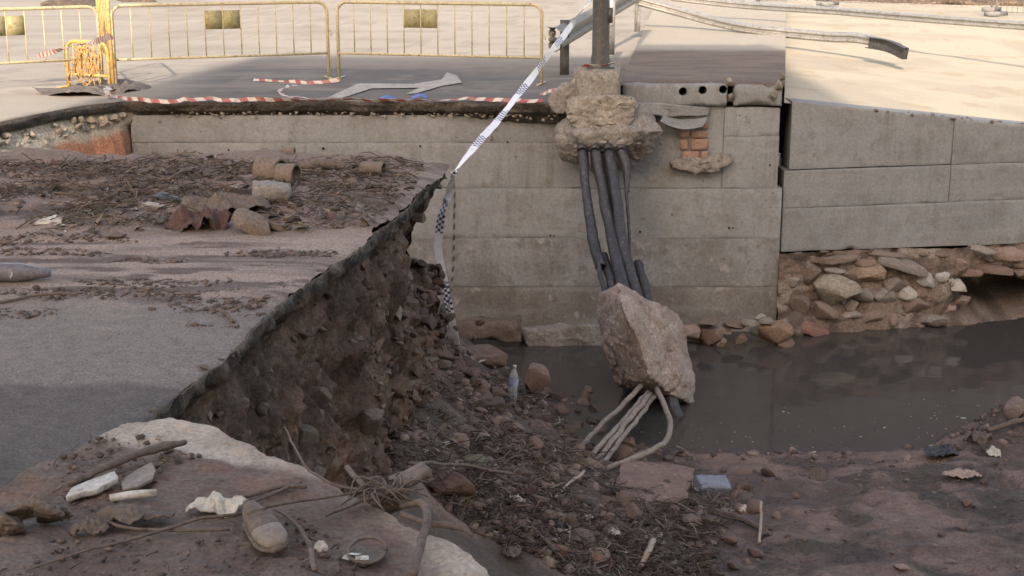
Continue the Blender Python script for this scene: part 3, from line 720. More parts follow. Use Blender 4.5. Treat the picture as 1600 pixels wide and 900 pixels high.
def wing_stone(px, py, w, hpx, colr=None, out=.1, me=None, tilt=None, protos=ANG):
    p = wing_pt(px, py); s = 148.0
    p = p + Vector((0, -out, 0))
    return stone(p, (w / s / 1.4, min(w, hpx * 1.6) / s / 1.7, hpx / s / 1.3), protos, colr, (random.uniform(-.3, .3), tilt if tilt is not None else random.uniform(-.25, .25), random.uniform(-.4, .4)), rf)
W_, G_, P_ = (.44, .41, .375), (.295, .26, .228), (.28, .20, .17)
for a in [(1410, 412, 76, 24, G_, .12, .2), (1360, 424, 54, 30, (.30, .22, .16), .1, .1), (1345, 410, 40, 16, P_, .05), (1300, 455, 70, 48, (.28, .245, .20), .12, .05), (1300, 423, 32, 12, G_, .1),
          (1390, 440, 46, 32, (.27, .22, .19), .12), (1410, 452, 36, 18, W_, .14), (1441, 433, 30, 20, W_, .15), (1466, 428, 22, 14, (.46, .43, .40), .15), (1478, 436, 18, 12, W_, .14), (1491, 444, 25, 20, W_, .15),
          (1441, 453, 24, 26, G_, .12), (1370, 460, 42, 28, G_, .12), (1338, 458, 36, 22, G_, .12), (1420, 470, 50, 30, P_, .15), (1453, 472, 24, 36, (.25, .18, .15), .14, .6), (1478, 477, 28, 18, P_, .14),
          (1500, 465, 26, 16, P_, .1), (1448, 492, 42, 20, G_, .2), (1358, 487, 40, 20, (.24, .185, .15), .22), (1387, 490, 20, 22, (.23, .165, .14), .22), (1320, 486, 34, 14, G_, .2),
          (1280, 482, 44, 24, (.25, .185, .15), .22, .5), (1240, 470, 34, 44, (.22, .165, .135), .15), (1237, 500, 26, 34, (.18, .14, .12), .2), (1235, 440, 26, 16, G_, .12), (1262, 430, 36, 26, (.2, .15, .12), .08), (1480, 410, 44, 16, P_, .04), (1505, 425, 50, 18, (.22, .15, .12), .06),
          (1460, 398, 60, 14, (.22, .165, .14), .06), (1380, 398, 60, 12, (.2, .16, .14), .04), (1300, 405, 70, 16, (.23, .18, .15), .06), (1550, 420, 60, 22, (.2, .14, .115), .06), (1575, 395, 50, 24, P_, .05), (1530, 392, 40, 16, G_, .05), (1590, 425, 40, 22, (.2, .15, .12), .08), (1325, 470, 26, 20, (.25, .2, .17), .15)]:
    wing_stone(*a[:4], colr=a[4], out=a[5], tilt=a[6] if len(a) > 6 else None, protos=RND if a[4] in (W_, (.46, .43, .40)) else ANG)
for (px, py, w, hh, cl_) in ((1272, 514, 66, 30, (.30, .165, .135)), (1345, 505, 50, 16, (.2, .15, .125)), (1400, 503, 60, 18, (.17, .13, .11)), (1460, 505, 50, 14, (.17, .13, .11))):
    p = at(px, py, WZ + .04); stone(p, (w / 270, w / 300, hh / 230), ANG, cl_, (0, random.uniform(-.2, .2), random.uniform(-.3, .3)), rf)

for i in range(90):
    px, py = random.uniform(1228, 1600), random.uniform(398, 508)
    if px > 1490 and 432 < py < 500: continue
    wing_stone(px, py, random.uniform(10, 26), random.uniform(7, 15), colr=random.choice([G_, P_, (.2, .15, .125), (.24, .18, .15), (.16, .12, .1)]), out=.0 + .22 * max(0, (py - 400) / 110) ** 1.5)
for i in range(46):
    x = random.uniform(3.9, 7.5); s_ = random.uniform(.012, .04)
    stone((x, wyf(x) + random.uniform(.0, .12), float(wing_top(x)) - random.uniform(0, .012)), s_, SMALL, random.choice([(.24, .2, .17), (.18, .145, .12)]), parent=apron)
# gravel along the broken near edge
for i in range(90):
    y = random.uniform(5.2, 11.3); x = float(xedge(np.array(y))); s_ = random.uniform(.01, .028)
    stone((x + random.uniform(-.06, -.015), y, random.uniform(-.10, .0)), s_, SMALL, random.choice([(.2, .165, .14), (.17, .14, .12), (.24, .2, .17)]), parent=near_road)
# footing under the abutment
af = thing('abutment_footing', 'broken stony footing at the waterline below the abutment wall', 'footing', (1, 15.6, -3))
lp = [atY(px, py, Y) for px, py in ((812, 512), (940, 508), (945, 540), (900, 560), (830, 562)) for Y in (15.35, 16.1)]
under(hullrock('footing_block', lp, M_RUBBLE, None, cuts=6, amp=.05, scale=4, fine=.02), af)
for (px, py, w, hh, cl_) in ((1050, 512, 50, 26, None), (1080, 520, 44, 30, P_), (1108, 528, 42, 40, (.25, .17, .135)), (1085, 540, 30, 26, (.22, .15, .12)), (1132, 515, 26, 20, G_), (1128, 535, 20, 22, P_), (1155, 530, 24, 24, (.24, .17, .14)), (1168, 505, 26, 16, G_), (1186, 497, 20, 14, (.44, .39, .34)),
                             (1180, 518, 30, 24, G_), (1212, 522, 54, 40, (.31, .205, .145)), (1145, 508, 36, 18, (.22, .17, .14)), (1060, 535, 30, 24, P_), (1200, 503, 26, 14, G_), (1100, 505, 40, 16, (.23, .18, .15)), (1030, 520, 30, 24, G_), (1225, 535, 30, 20, (.24, .17, .14))):
    p = atY(px, py, 15.45 + random.uniform(-.12, .12)); stone(p, (w / 250, w / 270, hh / 235), ANG, cl_, (random.uniform(-.3, .3), random.uniform(-.3, .3), random.uniform(-.5, .5)), af)
rp = rbox('rotten_beam', *[v for v in (atY(690, 510, 15.4).x, atY(815, 510, 15.4).x)], 15.25, 15.5, wz(529, 15.4), wz(497, 15.4), M_WOOD, None, res=.03, amp=.035, scale=5, chip=.06, seed=4)
tag(rp, 'reddish rotten timber beam lying along the foot of the abutment wall', 'timber beam')

# ------------------------------------------------------------------ pavement with ducts, foundation, post
pv = thing('pavement_slab', 'broken end of raised dirt-covered pavement with three round duct holes', 'pavement', (2.2, 16.2, 0))
zf0, zf1 = .205, wz(166)
xp0, xp1, xp2, xp3 = wall_x(972, 140), wall_x(1136, 140), wall_x(1146, 140), wall_x(1224, 140)
front = rbox('front_block', xp0, xp1, 15.93, 16.6, zf1, zf0 - .02, M_CONCR, None, res=.035, amp=.012, chip=.035, seed=31, scale=5)
cut = []
for px, py in ((1067, 143), (1098, 141), (1130, 140)):
    p = atY(px, py, 15.93); cut.append(p)
bmc = bmesh.new()
for p in cut: bmesh.ops.create_cone(bmc, cap_ends=True, segments=24, radius1=.046, radius2=.046, depth=.5, matrix=Matrix.Translation(p + Vector((0, .1, 0))) @ Matrix.Rotation(math.pi / 2, 4, 'X'))
cutter = bm_obj('cutter', bmc, None, None, False)
bo = front.modifiers.new('b', 'BOOLEAN'); bo.object = cutter; bo.operation = 'DIFFERENCE'; bo.solver = 'EXACT'
dg = bpy.context.evaluated_depsgraph_get(); nm = bpy.data.meshes.new_from_object(front.evaluated_get(dg)); front.modifiers.clear(); front.data = nm
bpy.data.objects.remove(cutter); under(front, pv)
for p in cut: under(tube('duct', [p + Vector((0, .012, 0)), p + Vector((0, .34, 0))], .045, M_HOLE, None, n=3, seg=24, hollow=.08), pv)
under(rbox('side_block', xp2, xp3 - .02, 15.95, 16.6, zf1 + .004, zf0 - .03, M_CONCR, None, res=.035, amp=.014, chip=.05, seed=33, scale=5), pv)
us, vs_ = np.linspace(0, 1, 90), np.concatenate([np.linspace(0, 1, 110) ** 1.3 * 7.5, [9, 12, 16, 20]])
U, Vv = np.meshgrid(us, vs_, indexing='ij')
Yg = 15.98 + Vv + .02 * fb2(U * 3, 0 * U, 3, 3, 36); Xg = (xp0 - .02) + .12 * Vv + (xp3 + .01 + .19 * Vv - (xp0 - .02) - .12 * Vv) * U
Zz = zf0 + .012 * fb2(Xg, Yg, 4, 5, 35) - .05 * np.exp(-Vv / .05)
c = lerp3((.17, .122, .094), (.125, .092, .075), sstep(-.2, .3, fb2(Xg, Yg * 2, 2, 5, 37)))
c = lerp3(c, (.34, .30, .245), sstep(20.0, 21.0, Yg))  # paler past the shade edge: lit tone painted into the dirt colour
under(grid_obj('dirt_top', np.stack([Xg, Yg, Zz], -1), M_TERR, None, c, flip=True), pv)
Vs = np.array([[(xp3 + .012 + .19 * v, 15.98 + v, z) for z in (-.3, zf0 - .01)] for v in np.linspace(0, 20, 30)])
under(grid_obj('side_face', Vs, M_CONCR, None), pv)
Vs = np.array([[(xp0 - .02 + .12 * v, 15.98 + v, z) for z in (-.02, zf0 - .01)] for v in np.linspace(0, 20, 30)])
under(grid_obj('kerb_face', Vs, M_CONCR, None), pv)
# broken chunks at the slab's right end
for (px, py, s_) in ((1215, 135, .07), (1206, 150, .06), (1222, 120, .05), (1140, 128, .05), (1142, 150, .04)):
    under(stone(atY(px, py, 15.93), (s_ * .8, s_, s_ * 1.3), ANG, (.28, .24, .205)), pv)

fd = thing('post_foundation', 'undermined stepped concrete foundation below the dark post, ducts protruding', 'foundation', (1.0, 15.8, -.6))
zpl = wz(106, 15.7)
under(rbox('plinth', atY(900, 130, 15.5).x, atY(970, 130, 15.5).x, 15.5, 15.98, wz(158, 15.6), zpl, M_RUBBLE, None, res=.03, amp=.03, scale=4, chip=.04, seed=41), fd)
lp = [atY(px, py, Y) for px, py in ((888, 158), (905, 150), (985, 150), (996, 165), (985, 190), (975, 205), (930, 207), (895, 200), (887, 180)) for Y in (15.32, 15.95)]
under(hullrock('upper_lump', lp, mat('pale_lump', (.32, .285, .245), (.24, .205, .175), (.19, .145, .12), scale=6, bump=1.0, bscale=18, fine=.25, bdist=.02), None, cuts=6, amp=.045, scale=5, fine=.04, bevel=.012, sharp=50), fd)
lp = [atY(px, py, Y) for px, py, Y in ((872, 200, 15.5), (885, 185, 15.6), (1000, 165, 15.7), (1020, 185, 15.6), (1036, 205, 15.5), (1020, 235, 15.6), (995, 255, 15.7), (985, 262, 15.75), (900, 255, 15.6), (880, 245, 15.6), (870, 220, 15.5), (900, 205, 15.25), (1000, 205, 15.25), (970, 228, 15.3), (905, 228, 15.3), (872, 200, 16.0), (1030, 200, 16.0), (980, 262, 16.0), (890, 250, 16.0), (1000, 165, 16.0))]
under(hullrock('lower_lump', lp, M_RUBBLE, None, cuts=6, amp=.05, scale=5, fine=.035, bevel=.015, sharp=50), fd)
for px in (909, 930, 951, 971):
    p = atY(px, 229, 15.27); under(tube('duct_mouth', [p + Vector((0, .10, .03)), p + Vector((0, -.015, -.045))], .052, M_BLACKP, None, n=3, seg=16, hollow=.15), fd)
lp = [atY(px, py, Y) for px, py in ((858, 150), (880, 128), (905, 132), (905, 175), (870, 178), (856, 165)) for Y in (15.55, 15.95)]
ck = hullrock('concrete_chunk', lp, M_RUBBLE, None, cuts=5, amp=.03, scale=6, fine=.015); tag(ck, 'grey broken concrete chunk on the road edge left of the post foundation', 'concrete chunk')

post = thing('steel_post', 'dark grey steel post standing on the undermined concrete foundation', 'post', tuple(atY(938, 100, 15.75)))
bx, by = post.location.x, 15.75; pzb = zpl - .01
sec = lambda z, r: [(bx + r * math.cos(a), by + r * math.sin(a), z) for a in np.linspace(0, 2 * math.pi, 9)[:-1] + math.pi / 8]
prof = [(pzb, .118), (pzb + .10, .115), (pzb + .16, .10), (pzb + 2.6, .095), (pzb + 5.2, .085)]
Vp = np.array([sec(z, r) for z, r in prof]).transpose(1, 0, 2)
under(grid_obj('column', Vp, M_STEELD, None, smooth=False, closed_u=True), post)
under(rbox('flange', bx - .15, bx + .15, by - .15, by + .15, pzb - .005, pzb + .02, M_STEELD, None, res=.3, amp=0, chip=0), post)
under(rbox('junction_box', bx + .07, bx + .125, by - .06, by + .05, pzb + .5, pzb + .66, M_STEELD, None, res=.2, amp=0, chip=0), post)
under(tube('cap', [(bx, by, pzb + 5.2), (bx, by, pzb + 5.24)], .09, M_STEELD, None, n=2, seg=8), post)

# hanging ducts and boulder
bo_pts = [(937, 457, 13.6), (967, 444, 13.45), (1010, 468, 13.7), (1050, 482, 13.8), (1067, 505, 13.9), (1075, 540, 13.8), (1084, 580, 13.6), (1087, 605, 13.4), (1084, 632, 13.35), (1062, 622, 13.15), (1025, 602, 12.95), (1000, 598, 13.0), (965, 600, 13.35), (945, 530, 13.5), (930, 492, 13.6),
          (972, 470, 12.95), (984, 500, 12.8), (1002, 540, 12.72), (1012, 585, 12.75), (945, 540, 13.4),
          (945, 470, 14.1), (1040, 490, 14.3), (1070, 560, 14.2), (1050, 640, 13.9), (975, 600, 13.9)]
bd = hullrock('concrete_boulder', [atY(*p) for p in bo_pts], M_BOULD, None, cuts=9, amp=.055, scale=3.2, seed=5, fine=.03, bevel=.012, sharp=50)
bco = get_co(bd.data)
for i in range(26):
    p = bco[random.randrange(len(bco))]
    if p[1] > 13.45: continue
    stone(Vector(p), random.uniform(.012, .032), SMALL, random.choice([(.42, .38, .33), (.33, .28, .24), (.25, .19, .16)]), parent=bd, name='pebble')
tag(bd, 'large jagged pinkish concrete boulder hanging on ducts at the waters edge', 'boulder')
def duct(pts, r, label, n=30, m_=M_BLACKP, seg=12, name='cable_duct', cat='duct', grp='black ducts hanging from the foundation', noise=0.014):
    r = [q * 1.2 for q in r] if hasattr(r, '__len__') else r * (1.2 if m_ is M_BLACKP else 1)
    o = tube(name, [atY(*p) for p in pts], r, m_, None, n=n, seg=seg, noise=noise, seed=int(pts[0][0]), hollow=.2); tag(o, label, cat, grp); return o
duct([(909, 234, 15.3), (916, 300, 15.0), (927, 375, 14.6), (939, 418, 14.25)], [.042, .04, .05, .05], 'leftmost black duct sleeve, its torn lower end above the boulder')
duct([(933, 405, 14.3), (940, 440, 14.05), (950, 470, 13.8)], .022, 'thin black cable emerging from the torn leftmost duct', name='cable', cat='cable')
duct([(943, 400, 14.5), (952, 430, 14.2), (962, 462, 13.9)], .045, 'short dark duct stub just left of the boulder peak')
duct([(930, 234, 15.3), (942, 300, 15.0), (958, 380, 14.5), (972, 440, 14.0), (982, 480, 13.7)], [.048, .048, .055, .055, .055], 'second black duct from the left, running from foundation to boulder')
duct([(951, 234, 15.3), (962, 300, 14.95), (975, 390, 14.4), (993, 450, 13.95), (1000, 490, 13.7)], [.048, .046, .05, .05, .05], 'third black duct from the left, middle of the bundle')
duct([(941, 240, 15.45), (955, 310, 15.1), (966, 390, 14.6), (985, 470, 13.9)], .03, 'narrow black duct squeezed between the two middle ones')
duct([(971, 234, 15.3), (978, 262, 15.2), (980, 300, 15.05)], [.05, .045, .02], 'short torn black duct at the right end of the foundation')
duct([(977, 255, 15.2), (981, 330, 14.9), (984, 400, 14.5), (992, 440, 14.2)], .014, 'thin black wire along the right side of the duct bundle', name='cable', cat='cable')
duct([(996, 412, 14.5), (1004, 440, 14.2), (1012, 475, 13.9)], .045, 'black duct stub entering the boulder on the right')
duct([(920, 238, 15.25), (923, 262, 15.2), (928, 270, 15.2)], .013, 'grey wire loop dangling beside the leftmost duct mouth', name='cable', cat='cable')
conds = [([(1003, 600, 13.0), (960, 645, 12.6), (905, 700, 12.15)], 'upper straight muddy conduit leaning from boulder to mud'),
         ([(1012, 612, 12.95), (975, 655, 12.6), (915, 722, 12.05)], 'second muddy conduit of the leaning bundle'),
         ([(1016, 615, 12.9), (985, 652, 12.55), (930, 722, 12.0)], 'third muddy conduit, half hidden within the leaning bundle'),
         ([(1022, 620, 12.9), (990, 662, 12.5), (940, 728, 11.95)], 'lowest straight muddy conduit of the leaning bundle'),
         ([(1026, 606, 12.9), (1040, 640, 12.5), (1047, 668, 12.15), (1034, 694, 11.6), (990, 716, 11.25), (938, 737, 11.1)], 'curved muddy conduit bending round below the boulder')]
for i, (pts, lb) in enumerate(conds):
    if len(pts) > 4: duct(pts, .026, lb, m_=M_CONDUIT, name='conduit', cat='conduit', grp='muddy conduits below the boulder', noise=.012); continue
    q = P_pit(pts[-1][0], pts[-1][1]); pts[-1] = (pts[-1][0], pts[-1][1], q.y - .02); pts[-2] = (pts[-2][0], pts[-2][1], .5 * (pts[-3][2] + q.y) if len(pts) < 5 else .25 * 12.6 + .75 * q.y)
    duct(pts, .025 - .003 * (i % 2), lb, m_=M_CONDUIT, name='conduit', cat='conduit', grp='muddy conduits below the boulder', noise=.018)
duct([(1045, 610, 13.2), (1052, 640, 13.05), (1064, 662, 12.95)], .06, 'dark duct stub dipping into the water under the boulder', name='cable_duct')

# ------------------------------------------------------------------ stones of the bank, road edge and mud (pieces of the setting)
Bz = B[150:560].reshape(-1, 3)
for i in range(230):
    for _ in range(40):
        p = Bz[random.randrange(len(Bz))]
        if p[2] < -.25 and p[1] > 5.2 and p[2] > -2.5: break
    s = random.choice((.03, .04, .05, .06, .09)) * (1.5 if p[2] < -.9 and p[1] > 8 else 1)
    stone(Vector(p), s, ANG if s > .06 else SMALL, random.choice([(.12, .09, .074), (.16, .12, .098), (.15, .095, .075), (.19, .155, .13)]), parent=bank)
for (px, py, Y, w, cl_) in ((566, 575, 10.2, .17, (.21, .165, .14)), (655, 432, 12.4, .10, (.09, .07, .06)), (640, 470, 11.9, .12, (.14, .10, .085)), (620, 600, 11.2, .15, (.12, .09, .075)), (470, 690, 7.2, .12, (.14, .115, .095)), (600, 520, 11.5, .1, (.12, .09, .075)), (575, 515, 11.2, .08, (.14, .105, .085)),
                            (660, 590, 12.2, .16, (.13, .095, .08)), (700, 615, 12.2, .14, (.22, .14, .11)), (680, 560, 12.8, .16, (.15, .105, .085)), (640, 540, 12, .14, (.12, .088, .072)), (580, 640, 10.5, .12, (.13, .098, .08)), (545, 665, 10, .08, (.15, .11, .09)), (690, 650, 11.8, .12, (.17, .11, .09)), (730, 640, 12.1, .14, (.18, .115, .092)), (715, 600, 12.5, .12, (.16, .11, .09)), (440, 640, 7.6, .11, (.12, .09, .075)), (660, 640, 11.5, .13, (.14, .1, .082)), (430, 560, 8.4, .06, (.13, .10, .085))):
    stone(atY(px, py, Y), (w * 1.1, w, w * .8), ANG, cl_, parent=bank)
for i in range(190):                              # talus of clods and stones spilling from the corner
    u = random.random(); px = random.gauss(640 + 70 * u, 45); py = 470 + 250 * u + random.gauss(0, 15)
    Y = 11.3 + .9 * random.random() - .9 * max(0, u - .6)
    p = atY(px, py, Y); h_ = pit_h(np.array([p.x]), np.array([p.y]))[0][0]
    if p.x > -.25 or p.z < h_ - .05 or p.x < np.interp(p.y, eY, eX) - .25: p = Vector((min(max(p.x, -.95), -.15), p.y, 0)); p.z = float(pit_h(np.array([p.x]), np.array([p.y]))[0][0]) + .02
    s_ = .03 + .11 * random.random() ** 2.5
    stone(p, s_, ANG if s_ > .05 else SMALL, random.choice([(.13, .095, .078), (.16, .115, .094), (.11, .082, .068), (.18, .12, .096), (.20, .155, .13)]), parent=bank)
# pale gravel below the far asphalt
for i in range(300):
    t = random.random()
    if t < .5: x = random.uniform(-3.9, .55); z = random.gauss(-.165, .015); y = float(yroad(np.array(x))) - random.uniform(-.14, -.03); s = random.uniform(.012, .032); cl_ = (.34, .30, .26)
    else: x = random.uniform(-6.0, -4.4); z = -.16 - .2 * random.random() * min(1, (-4.2 - x) / .8); y = float(yroad(np.array(x))) - random.uniform(-.03, .08); s = random.uniform(.03, .075); cl_ = (.48, .42, .35)
    stone((x, y, z), s, SMALL, cl_, parent=road_edge)
rag_pts = [at(-40, 205, -.04), at(60, 188, -.04), at(130, 186, -.04), at(165, 182, -.04), at(160, 190, -.1), at(60, 200, -.1)]
# stones strewn in the mud
for i in range(230):
    x = random.gauss(.5, .9); y = random.uniform(8.6, 13.2); zz, dd, _ = pit_h(np.array([x]), np.array([y]))
    if dd[0] < .05 or x < -1: continue
    s = random.choice((.025, .03, .04, .05, .07, .10)); stone((x, y, float(zz[0]) + s * .2), s, SMALL, random.choice([(.19, .13, .105), (.24, .175, .14), (.14, .105, .085)]), parent=pit)
for i in range(46):                               # half-sunk rubble and clods in the pool left of the boulder
    x = random.uniform(.05, .85); y = random.uniform(12.5, 14.0) - .3 * x; s = random.choice((.03, .05, .07, .10))
    stone((x, y, WZ + random.uniform(-.03, .02)), s, ANG, random.choice([(.15, .108, .088), (.11, .085, .071), (.19, .14, .115)]), parent=pit)
for i in range(60):
    x = random.uniform(1.6, 5.2); y = random.uniform(8.6, 12.6); zz, dd, _ = pit_h(np.array([x]), np.array([y]))
    if dd[0] < .03: continue
    s = random.choice((.02, .025, .03, .05)); stone((x, y, float(zz[0]) + s * .1), s, SMALL, random.choice([(.20, .13, .105), (.27, .2, .165)]), parent=pit)
for (px, py, w, hh, cl_) in ((1085, 820, 26, 22, (.27, .17, .14)), (1138, 850, 30, 18, (.25, .16, .13)), (1130, 845, 20, 14, (.24, .15, .12)), (958, 836, 20, 18, (.34, .28, .235)), (985, 805, 24, 16, (.26, .2, .17)), (840, 700, 34, 22, (.25, .165, .13)), (815, 700, 22, 18, (.27, .2, .165)), (835, 725, 30, 16, (.26, .15, .115)),
                            (780, 705, 18, 10, (.26, .21, .18)), (985, 680, 30, 22, (.25, .17, .14)), (975, 700, 40, 20, (.2, .135, .11)), (905, 665, 24, 20, (.19, .135, .11)), (880, 790, 26, 20, (.18, .12, .1)), (875, 872, 30, 26, (.25, .14, .11)), (930, 880, 30, 20, (.24, .13, .10)), (1180, 870, 26, 18, (.2, .14, .12)), (1590, 650, 40, 40, (.2, .15, .13)), (1410, 890, 26, 14, (.28, .2, .17)), (1100, 870, 30, 20, (.24, .15, .12)), (1160, 800, 22, 14, (.24, .15, .12)), (750, 650, 26, 16, (.19, .135, .11)), (765, 660, 22, 16, (.2, .14, .115)), (740, 665, 24, 16, (.18, .13, .105)), (780, 645, 20, 12, (.2, .14, .11))):
    p = P_pit(px, py); q = (Vector(p) - camo.location).length; k_ = q / FPX / 1.8
    stone(p + Vector((0, 0, hh * k_ * .4)), (w * k_, w * k_ * .9, hh * k_), ANG, cl_, parent=pit)

# ------------------------------------------------------------------ barriers, tapes, guard rails
def barrier(p0, p1, label, plate=(4, 6), paint=M_YEL, H=.98, bars=11, plates=True, low=.33, name='crowd_barrier'):
    p0, p1 = Vector(p0), Vector(p1); L = (p1 - p0).length; ang = math.atan2(p1.y - p0.y, p1.x - p0.x)
    root = thing(name, label, 'barrier', tuple(p0), 'yellow crowd barriers on the far road'); root.rotation_euler = (0, 0, ang)
    r = .13; path = [(0, 0, 0), (0, 0, H - r)] + [(r - r * math.cos(a), 0, H - r + r * math.sin(a)) for a in np.linspace(.2, math.pi / 2, 6)]
    path += [(L - q[0], 0, q[2]) for q in path[::-1]]
    tube('frame', path, .021, paint, root, seg=8, smooth=False)
    tube('bottom_rail', [(.01, 0, low), (L - .01, 0, low)], .016, paint, root, n=2, seg=8)
    for i in range(bars):
        x = L * (i + 1) / (bars + 1); tube('bar', [(x, 0, low), (x, 0, H)], .008, paint, root, n=2, seg=6)
    if plates:
        a, b_ = plate; x0, xm_, x1 = (L * (a + 1) / (bars + 1), L * (a + 2) / (bars + 1), L * (b_ + 1) / (bars + 1))
        for q0, q1 in ((x0 + .008, xm_ - .008), (xm_ + .008, x1 - .008)):
            rbox('plate', q0, q1, -.006, .006, H - .31, H - .08, M_YELPALE, root, res=.3, amp=0, chip=0)
    for x in (0, L): tube('foot', [(x, -.2, .012), (x, .2, .012)], .012, paint, root, n=2, seg=6)
    tube('hook', [(L, 0, H * .62), (L + .04, 0, H * .63), (L + .05, 0, H * .56)], .007, paint, root, n=6, seg=5)
    return root
barrier(at(530, 123), at(846, 132), 'yellow crowd barrier nearest the post, right of the three in the row', (3, 5))
barrier(at(182, 136), at(514, 123), 'middle yellow crowd barrier, its left half in sunlight', (4, 6))
barrier(at(-200, 155), at(160, 133), 'sunlit pale yellow crowd barrier at the left picture edge', (5, 7), H=.96)
b4 = barrier(at(178, 142), at(160, 118), 'worn orange barrier seen end-on between the left and middle barriers', plates=False, paint=M_ORANGE, H=1.15, bars=6)
b5 = barrier(at(108, 136), at(172, 140), 'low broken orange barrier frame wrapped in red tape', plates=False, paint=M_ORANGE, H=.56, bars=5, low=.16)
for i in range(26):                                # tangled strands of torn netting on the low frame
    x0 = random.uniform(0, .5); p_ = [(x0 + random.uniform(-.12, .12), random.uniform(-.06, .06), random.uniform(.02, .56)) for _ in range(4)]
    tube('net_strand', p_, .006, M_ORANGE, b5, n=14, seg=4)
for k_, (pp, lb, gr) in enumerate([
    ([(178, 150, .02), (230, 157, .015), (300, 156.5, .012), (420, 155.5, .015), (560, 155.5, .015), (640, 156, .015), (760, 156, .015), (850, 157, .02)], 'long red and white tape lying along the broken far road edge', None),
    ([(398, 124, .015), (440, 127, .01), (480, 130, .012), (505, 129, .02), (531, 125, .05)], 'short red and white tape trailing from the barrier feet', None),
    ([(531, 126, .04), (500, 130, .012), (455, 134, .01), (437, 141, .01), (444, 149, .01), (480, 153, .012), (560, 153.5, .012)], 'red and white tape curling in a loop on the road', None),
    ([(840, 152, .02), (870, 138, .12), (900, 128, .28), (915, 104, .40), (945, 104, .40), (955, 100, .41)], 'dirty red tape strewn from road edge to the post base', None)]):
    pts = [at(x, y, z) for x, y, z in pp] if k_ < 3 else [atY(840, 151, 16.6), atY(870, 138, 16.0), atY(898, 126, 15.7), atY(915, 104, 15.55), atY(940, 104, 15.5), atY(962, 98, 15.6)]
    o = ribbon('barrier_tape', pts, .045, M_RW, None, n=320 if k_ == 0 else 110, axis=(0, 1, .45), twist=1.1 if k_ else .7, flutter=.03, seed=k_)
    tag(o, lb, 'tape', 'red and white barrier tapes')
o = ribbon('barrier_tape', [at(60, 88, .4), at(105, 74, .62), at(150, 64, .8), at(176, 56, .95)], .06, M_RW, None, n=60, axis=(0, 0, 1), twist=.8, flutter=.01, seed=9); tag(o, 'red and white tape tied between the left barrier and orange frame', 'tape', 'red and white barrier tapes')
o = ribbon('barrier_tape', [at(174, 140, .9), at(172, 142, .6), at(166, 142, .3), at(170, 150, .02)], .06, M_RW, None, n=60, axis=(1, 0, 0), twist=3, flutter=.02, seed=10); tag(o, 'red and white tape hanging down the end-on orange barrier', 'tape', 'red and white barrier tapes')
for i, (px, py) in enumerate(((605, 153), (655, 151))):
    p = at(px, py, .035); o = ribbon('blue_tape', [p + Vector((-.09, .05, -.02)), p + Vector((0, .02, .01)), p + Vector((.09, .04, -.01))], .07, M_BLUE, None, n=16, axis=(0, 1, .4), flutter=.02, seed=i)
    tag(o, 'larger blue tape scrap on the far road edge' if i == 0 else 'smaller blue tape scrap right of the larger blue one', 'tape')
A, Bp = atY(927, -6, 15.62), at(716, 262, .02)
o = ribbon('police_tape', [A, A.lerp(Bp, .3) + Vector((0, 0, -.02)), A.lerp(Bp, .7) + Vector((0, 0, -.03)), Bp, atY(702, 300, 11.5), atY(690, 340, 11.5), atY(685, 385, 11.5), atY(692, 430, 11.5), atY(702, 480, 11.52), atY(714, 538, 11.55)], .064, M_BW, None, n=260, axis=(.6, .0, .8), twist=.55, flutter=.008, seed=4)
tag(o, 'blue and white chequered police tape stretched from post to slab corner', 'police tape')
o = ribbon('dark_tape', [at(709, 256, .0), atY(711, 320, 11.45), atY(707, 420, 11.45), atY(699, 500, 11.45), atY(691, 590, 11.45)], .022, M_KW, None, n=90, axis=(.15, 1, 0), twist=.35, flutter=.012, seed=6)
tag(o, 'dark muddy tape strand hanging straight down from the slab corner', 'tape')

def sweep(name, prof, pts, m_, parent=None, n=40, up=(0, 0, 1)):
    C = crom(pts, n); T = np.gradient(C, axis=0); T /= np.linalg.norm(T, axis=1)[:, None]
    side = np.cross(T, up); side /= np.linalg.norm(side, axis=1)[:, None]; U2 = np.cross(side, T)
    pr = np.array(prof); V = C[:, None, :] + pr[None, :, 0, None] * side[:, None, :] + pr[None, :, 1, None] * U2[:, None, :]
    k_ = len(pr); F = []
    for i in range(n - 1):
        for j in range(k_):
            q = (j + 1) % k_; F.append((i * k_ + j, i * k_ + q, (i + 1) * k_ + q, (i + 1) * k_ + j))
    return mesh_obj(name, V.reshape(-1, 3), F, m_, parent, smooth=False)
wp = [(0, .155), (.02, .15), (.08, .10), (.08, .055), (.02, .015), (.02, -.015), (.08, -.055), (.08, -.10), (.02, -.15), (0, -.155)]
WB = wp + [(x - .012, z) for x, z in wp[::-1]]
gr = thing('guard_rail', 'grey steel guard rail running back behind the dark post', 'guard rail', tuple(at(882, 117)))
P0 = atY(868, 62, 18.3); P1 = atY(998, -12, 26.5)
under(sweep('beam', WB, [P0, P0.lerp(P1, .5), P1], M_GALVD, None), gr)
under(sweep('end_curl', WB, [P0 + Vector((.02, .05, 0)), P0 + Vector((-.06, -.02, 0)), P0 + Vector((-.10, .05, .0)), P0 + Vector((-.06, .12, .0))], M_GALVD, None, n=14), gr)
p = at(882, 117); under(rbox('rail_post', p.x - .06, p.x + .06, p.y, p.y + .1, -.1, .72, M_STEELD, None, res=.3, amp=0, chip=0), gr)
for px, py, zt_ in ((955, 75, 1.0), (996, 41, 1.0)):
    p = at(px, py, .2); under(rbox('rail_post', p.x - .05, p.x + .05, p.y, p.y + .08, .1, zt_, M_GALV, None, res=.3, amp=0, chip=0), gr)
fr = thing('fallen_rail', 'fallen bent guard rail beam sagging onto the sunlit apron, end torn open', 'guard rail', tuple(atY(1180, 48, 24)))
